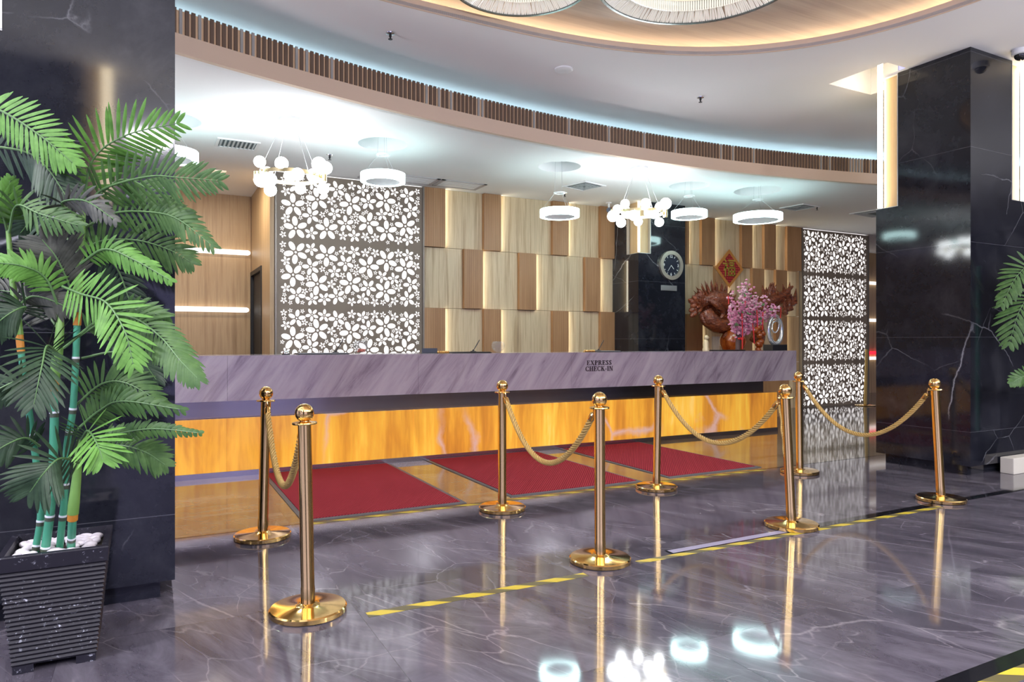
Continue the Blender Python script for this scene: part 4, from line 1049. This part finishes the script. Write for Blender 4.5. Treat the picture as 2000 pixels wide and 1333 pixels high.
# ------------------------------------------------------------------ dragon carving on its cabinet
tag(obj('side_cabinet', MB().box(7.75, 9.72, 8.35, 9.18, 0, 1.02), 'darkwood', smooth=False), 'low wood cabinet behind the desk under the dragon carving', 'cabinet')
YD = 8.72
def dp(u, v, y=YD): return atY(u, v, y)
t = thing('dragon_carving', 'dark red carved wood dragon behind the right end of the desk', 'carving', (8.9, YD, 1.02)); off = t.location
body = MB()
def btube(px, rad, n=14, y=YD, m=36):
    pts = spline([dp(u, v, y+dy) for u, v, dy in px], m); rr = np.interp(np.linspace(0, 1, m), np.linspace(0, 1, len(rad)), rad); body.tube(pts, list(rr), n); return pts
c1 = btube([(1366, 600, 0), (1378, 588, .0), (1396, 584, -.02), (1416, 592, 0), (1428, 612, .05), (1420, 632, 0), (1402, 638, -.06), (1386, 626, -.04), (1376, 608, 0)], [.05, .10, .15, .17, .15, .13, .12, .12, .08])
btube([(1378, 606, -.05), (1386, 624, -.08), (1402, 636, -.10), (1424, 636, -.08), (1434, 648, -.04)], [.10, .14, .13, .09, .06])
btube([(1432, 645, 0), (1436, 652, 0), (1444, 640, .05), (1462, 618, .1), (1485, 596, .08), (1505, 588, .02), (1526, 578, 0), (1548, 560, 0)], [.05, .06, .10, .14, .14, .12, .08, .02])
btube([(1478, 668, .05), (1482, 655, .05), (1478, 630, .08), (1470, 610, .08)], [.13, .11, .10, .10])
btube([(1372, 604, .06), (1390, 600, .10), (1410, 606, .10), (1416, 622, .08), (1400, 628, .02), (1388, 618, -.02)], [.08, .12, .13, .11, .09, .04])
btube([(1384, 586, -.10), (1400, 596, -.16), (1412, 610, -.14), (1408, 622, -.14)], [.03, .06, .05, .02], 10)
btube([(1370, 612, -.02), (1376, 626, -.06), (1390, 636, -.10), (1412, 642, -.12), (1424, 640, -.14)], [.05, .07, .08, .06, .03], 10)
# claw foot spread above the globe
for a in range(5): btube([(1428+a*3, 646, -.05), (1418+a*7, 650+abs(a-2)*1.5, -.14), (1412+a*9, 660, -.16)], [.03, .035, .012], 8, m=10)
for k in range(34):
    p = c1[2+k//2]; a = R(168-k*4.4); body.cone(p+Vector((0, -.05+.05*(k % 3), .05)), p+Vector((.24*math.cos(a)*.8, -.06+.05*(k % 3), .12+.20*math.sin(a)*(.75+.17*(k % 3)))), .026)
rd = random.Random(4)
for (u, v) in ((1492, 578), (1500, 572), (1506, 568), (1512, 575), (1522, 580), (1534, 568), (1540, 590), (1548, 582), (1515, 600), (1535, 600), (1470, 590), (1462, 582)):
    for k in range(4):
        p = dp(u+rd.uniform(-5, 5), v+rd.uniform(6, 16)); q = dp(u+rd.uniform(-6, 10), v-rd.uniform(6, 22), YD+rd.uniform(-.1, .1)); body.tube([p, p.lerp(q, .5)+Vector((rd.uniform(-.03, .03), 0, 0)), q], [.05, .032, .004], 7)
# fringed paw at the far end
fan = MB(); pc = dp(1368, 600)
for k in range(9):
    a = R(62+k*19); L = .24+.03*(k % 3); d = Vector((math.cos(a)*1.0, -.12+.05*(k % 2), math.sin(a))).normalized()
    fan.tube([pc+d*.02, pc+d*L*.5, pc+d*L*.85, pc+d*L], [.05, .055, .045, .012], 8)
for k in range(6):
    a = R(80+k*26); d = Vector((math.cos(a)*.9, -.6, math.sin(a))).normalized(); fan.tube([pc, pc+d*.12, pc+d*.19], [.05, .045, .014], 8)
obj('body', body, 'carving', t, True, off); o = obj('paw', fan, 'carving', t, True, off)
gl = dp(1431, 667, YD-.12); gm = MB().sphere(gl, .215, 32, 20); o = obj('globe', gm, 'globewood', t, True, off); o['label'] = 'polished orange wooden globe'
pd = MB().lathe([(.16, 0), (.17, .04), (.12, .06), (.14, .10)], (gl.x, gl.y, 1.02), 24)
for (u, v) in ((1475, 690), (1482, 672), (1486, 655), (1480, 640)):
    for k in range(4): q = dp(u+rd.uniform(-6, 6), v+rd.uniform(-8, 6), YD-.1); pd.sphere(q, rd.uniform(.035, .06), 10, 7)
pd.box(8.2, 9.6, YD-.22, YD+.2, 1.021, 1.06)
o = obj('root_base', pd, 'globewood', t, True, off); o['label'] = 'orange carved root base'

# ------------------------------------------------------------------ things on the desk
CT = 1.147
def bowl(x, y, r, label, candies):
    prof_ = []
    for k in range(13): a = R(-80+k*118/12); prof_.append((max(r*math.cos(a), .001), r+r*.96*math.sin(a)))
    inner = [(max(a-.004, .0008), b+.003) for a, b in prof_[::-1]]
    t = tag(obj('glass_bowl', MB().lathe(prof_+inner, (0, 0, 0), 32, cap=False), 'glass'), label, 'bowl', 'glass sweet bowls on the desk'); t.location = (x, y, CT+.0005)
    if candies:
        b = MB(); rg = random.Random(int(x*10))
        for k in range(34):
            a, q = rg.uniform(0, 6.28), rg.uniform(0, r*.52)**1; b.sphere((x+q*math.cos(a), y+q*math.sin(a), CT+.022+rg.uniform(0, .028)), .010, 7, 5, (1.3, .8, .7))
        tag(obj('candies', b, candies), 'coloured sweets inside the glass bowl '+label.split('glass bowl ')[1], 'sweets', None, 'stuff')
bowl(.215, 7.2, .072, 'round glass bowl at the palm end of the desk', 'candyg')
bowl(1.966, 7.2, .085, 'round glass bowl in front of the big flower screen', 'candyr')
bowl(3.576, 7.2, .080, 'round glass bowl in front of the checkered wood wall', None)
def tray(x0, x1, mat, label, pen_u, base, penlab):
    t = thing('writing_pad', label, 'desk pad', ((x0+x1)/2, 7.2, CT), 0, 'writing pads on the desk'); a = (x1-x0)/2
    obj('pad', MB().box(-a, a, -.13, .13, 0, .008), 'blackplastic', t, False); obj('sheet', MB().box(-a+.01, a-.01, -.12, .12, .008, .014), mat, t, False)
    p = thing('desk_pen', penlab, 'pen', (base, 7.2, CT+.014), 0, 'pens standing in holders')
    obj('holder', MB().lathe([(.035, 0), (.034, .006), (.012, .012), (.009, .024)], n=20), 'blackplastic', p)
    obj('barrel', MB().tube([(0, 0, .012), (.05, 0, .09), (.078, 0, .135)], [.0045, .006, .004], 8), 'blackplastic', p)
tray(1.30, 1.81, 'greytray', 'grey writing pad on the desk before the big flower screen', 0, 1.70, 'black pen leaning in its holder before the big flower screen')
tray(2.95, 3.43, 'blackplastic', 'black writing pad on the desk before the checkered wood wall', 0, 3.26, 'black pen leaning in its holder beside the empty looking bowl')
tray(4.90, 5.24, 'greytray', 'grey blue writing pad above the EXPRESS CHECK-IN words', 0, 4.98, 'black pen leaning in its holder above the EXPRESS CHECK-IN words')
tag(obj('writing_pad', MB().box(6.88, 7.36, 7.07, 7.33, CT, CT+.012), 'blackplastic', smooth=False), 'black writing pad before the dragon globe', 'desk pad', 'writing pads on the desk')
for (x0, x1, lab) in ((2.80, 2.935, 'small gold ornament row beside the black writing pad'), (4.72, 4.885, 'small gold ornament row left of the EXPRESS CHECK-IN writing pad')):
    b = MB().box(x0, x1, 7.12, 7.16, CT, CT+.010); k = x0+.01
    while k < x1-.005: b.sphere((k, 7.14, CT+.017), .011, 10, 7); k += .024
    tag(obj('gold_ornament', b, 'gold'), lab, 'ornament', 'gold desk ornaments')
t = thing('service_bell', 'chrome service bell on the desk at the left edge of the flower screen', 'bell', (1.203, 7.18, CT))
obj('base', MB().lathe([(.04, 0), (.04, .008), (.034, .010)], n=24), 'blackplastic', t); obj('dome', MB().lathe([(.034, .010), (.033, .022), (.024, .034), (.010, .041), (.001, .042)], n=24), 'chrome', t); obj('button', MB().lathe([(.004, .04), (.004, .052), (.001, .054)], n=10), 'chrome', t)
t = thing('card_stand', 'dark card stand on the desk at the foot of the flower screen', 'sign', (2.77, 7.3, CT)); obj('card', MB().box(-.09, .09, -.006, .006, 0, .055), 'navy', t, False); obj('foot', MB().box(-.09, .09, -.03, .03, 0, .004), 'blackplastic', t, False)
t = thing('figurine', 'small pale gold figurine on the desk left of the dragon globe', 'figurine', (6.80, 7.25, CT))
obj('body', MB().lathe([(.045, 0), (.048, .02), (.036, .05), (.042, .10), (.030, .14), (.018, .155)], n=18), 'figure', t); obj('head', MB().sphere((.005, -.005, .185), .032, 16, 10).cone((.03, -.01, .19), (.055, -.012, .18), .012), 'figure', t)
t = thing('acrylic_stand', 'clear acrylic stand on the desk before the dragon globe', 'stand', (7.03, 7.3, CT)); obj('panel', MB().box(-.07, .07, -.003, .003, .003, .20), 'glass', t, False); obj('foot', MB().box(-.07, .07, -.04, .04, 0, .004), 'glass', t, False)
# chrome loop sculpture
t = thing('loop_sculpture', 'shiny loop sculpture on a black block at the desk end', 'sculpture', (8.09, 7.2, CT))
obj('block', MB().box(-.15, .15, -.09, .09, 0, .085), 'blackplastic', t, False, bevel=.004)
rx, rz_, zc = .135, .205, .085+.215; lo = []
for k in range(65): a = 2*PI*k/64; lo.append(Vector((rx*math.sin(a), 0, zc-rz_*math.cos(a))))
obj('loop', MB().tube(lo, [.022+.014*abs(math.cos(PI*k/64))**4 for k in range(65)], 16), 'mirrorglass', t)
obj('inner_curl', MB().tube(spline([(-.10, 0, zc+.11), (-.03, -.02, zc+.155), (.05, -.02, zc+.12), (.055, -.01, zc+.02), (.0, 0, zc-.04), (-.05, .01, zc), (-.03, .02, zc+.09), (.03, .01, zc+.13), (.085, 0, zc+.10)], 60), .011, 12), 'mirrorglass', t)
# blossom bouquet
bx, by = 7.43, 7.28
t = thing('blossom_bouquet', 'bunch of pink blossom branches with red ribbons standing on the desk', 'flowers', (bx, by, CT)); off = t.location
rb = random.Random(21); stems = MB(); bl = MB(); bl2 = MB(); lv = MB()
for k in range(30):
    u = rb.uniform(1402, 1522); top = 560+abs(u-1455)*.55+rb.uniform(-8, 34); 
    if k < 3: u, top = (1453, 549) if k == 0 else (1446+k*10, 556)
    end = atY(u, top, by+rb.uniform(-.22, .22)); b0 = Vector((bx+rb.uniform(-.025, .025), by+rb.uniform(-.02, .02), CT)); mid = Vector((bx+(end.x-bx)*.22, by+(end.y-by)*.25, CT+.30))
    pts = spline([b0, mid, end], 16); stems.tube(pts, [.0055-.0035*i/15 for i in range(16)], 5)
    for q in range(34):
        w = rb.uniform(.46, 1.0); i = min(int(w*15), 14); p = pts[i].lerp(pts[i+1], w*15-i)+Vector((rb.gauss(0, .032), rb.gauss(0, .03), rb.gauss(0, .032)))
        tgt = bl if rb.random() < .62 else bl2
        for s in range(4): tgt.sphere(p+Vector((rb.uniform(-.012, .012), rb.uniform(-.012, .012), rb.uniform(-.012, .012))), rb.uniform(.010, .018), 6, 4, (1, 1, .7))
    for q in range(2):
        w = rb.uniform(.6, .95); p = pts[int(w*15)]+Vector((rb.gauss(0, .03), -.05, rb.gauss(0, .03))); lv.sphere(p, .024, 7, 5, (1, .25, .55), Matrix.Rotation(rb.uniform(0, 3), 3, 'Y'))
obj('branches', stems, 'twig', t, True, off); o = obj('blossom', bl, 'pink', t, True, off); o['kind'] = 'stuff'; o = obj('pale_blossom', bl2, 'pinkpale', t, True, off); o['kind'] = 'stuff'; o = obj('leaf', lv, 'greenleaf', t, True, off); o['kind'] = 'stuff'
for (u0, v0, u1, v1) in ((1449, 612, 1450, 682), (1478, 606, 1479, 640), (1490, 610, 1489, 645), (1422, 578, 1423, 594), (1470, 632, 1473, 672), (1455, 580, 1455, 600), (1525, 600, 1524, 622)):
    a, c = atY(u0, v0, by-.12), atY(u1, v1, by-.12); obj('ribbon', MB().tube(spline([a, a.lerp(c, .5)+Vector((.006, 0, 0)), c], 10), .0075, 6), 'red', t, True, off)
obj('bow', MB().sphere((bx+.045, by-.03, CT+.17), .028, 10, 7, (1.5, .6, .8)).sphere((bx+.0, by-.03, CT+.17), .022, 10, 7, (1.4, .6, .8)), 'red', t, True, off)
obj('binding', MB().tube([(bx, by, CT), (bx, by, CT+.02), (bx, by, CT+.20)], [.045, .034, .03], 14), 'twig', t, True, off)
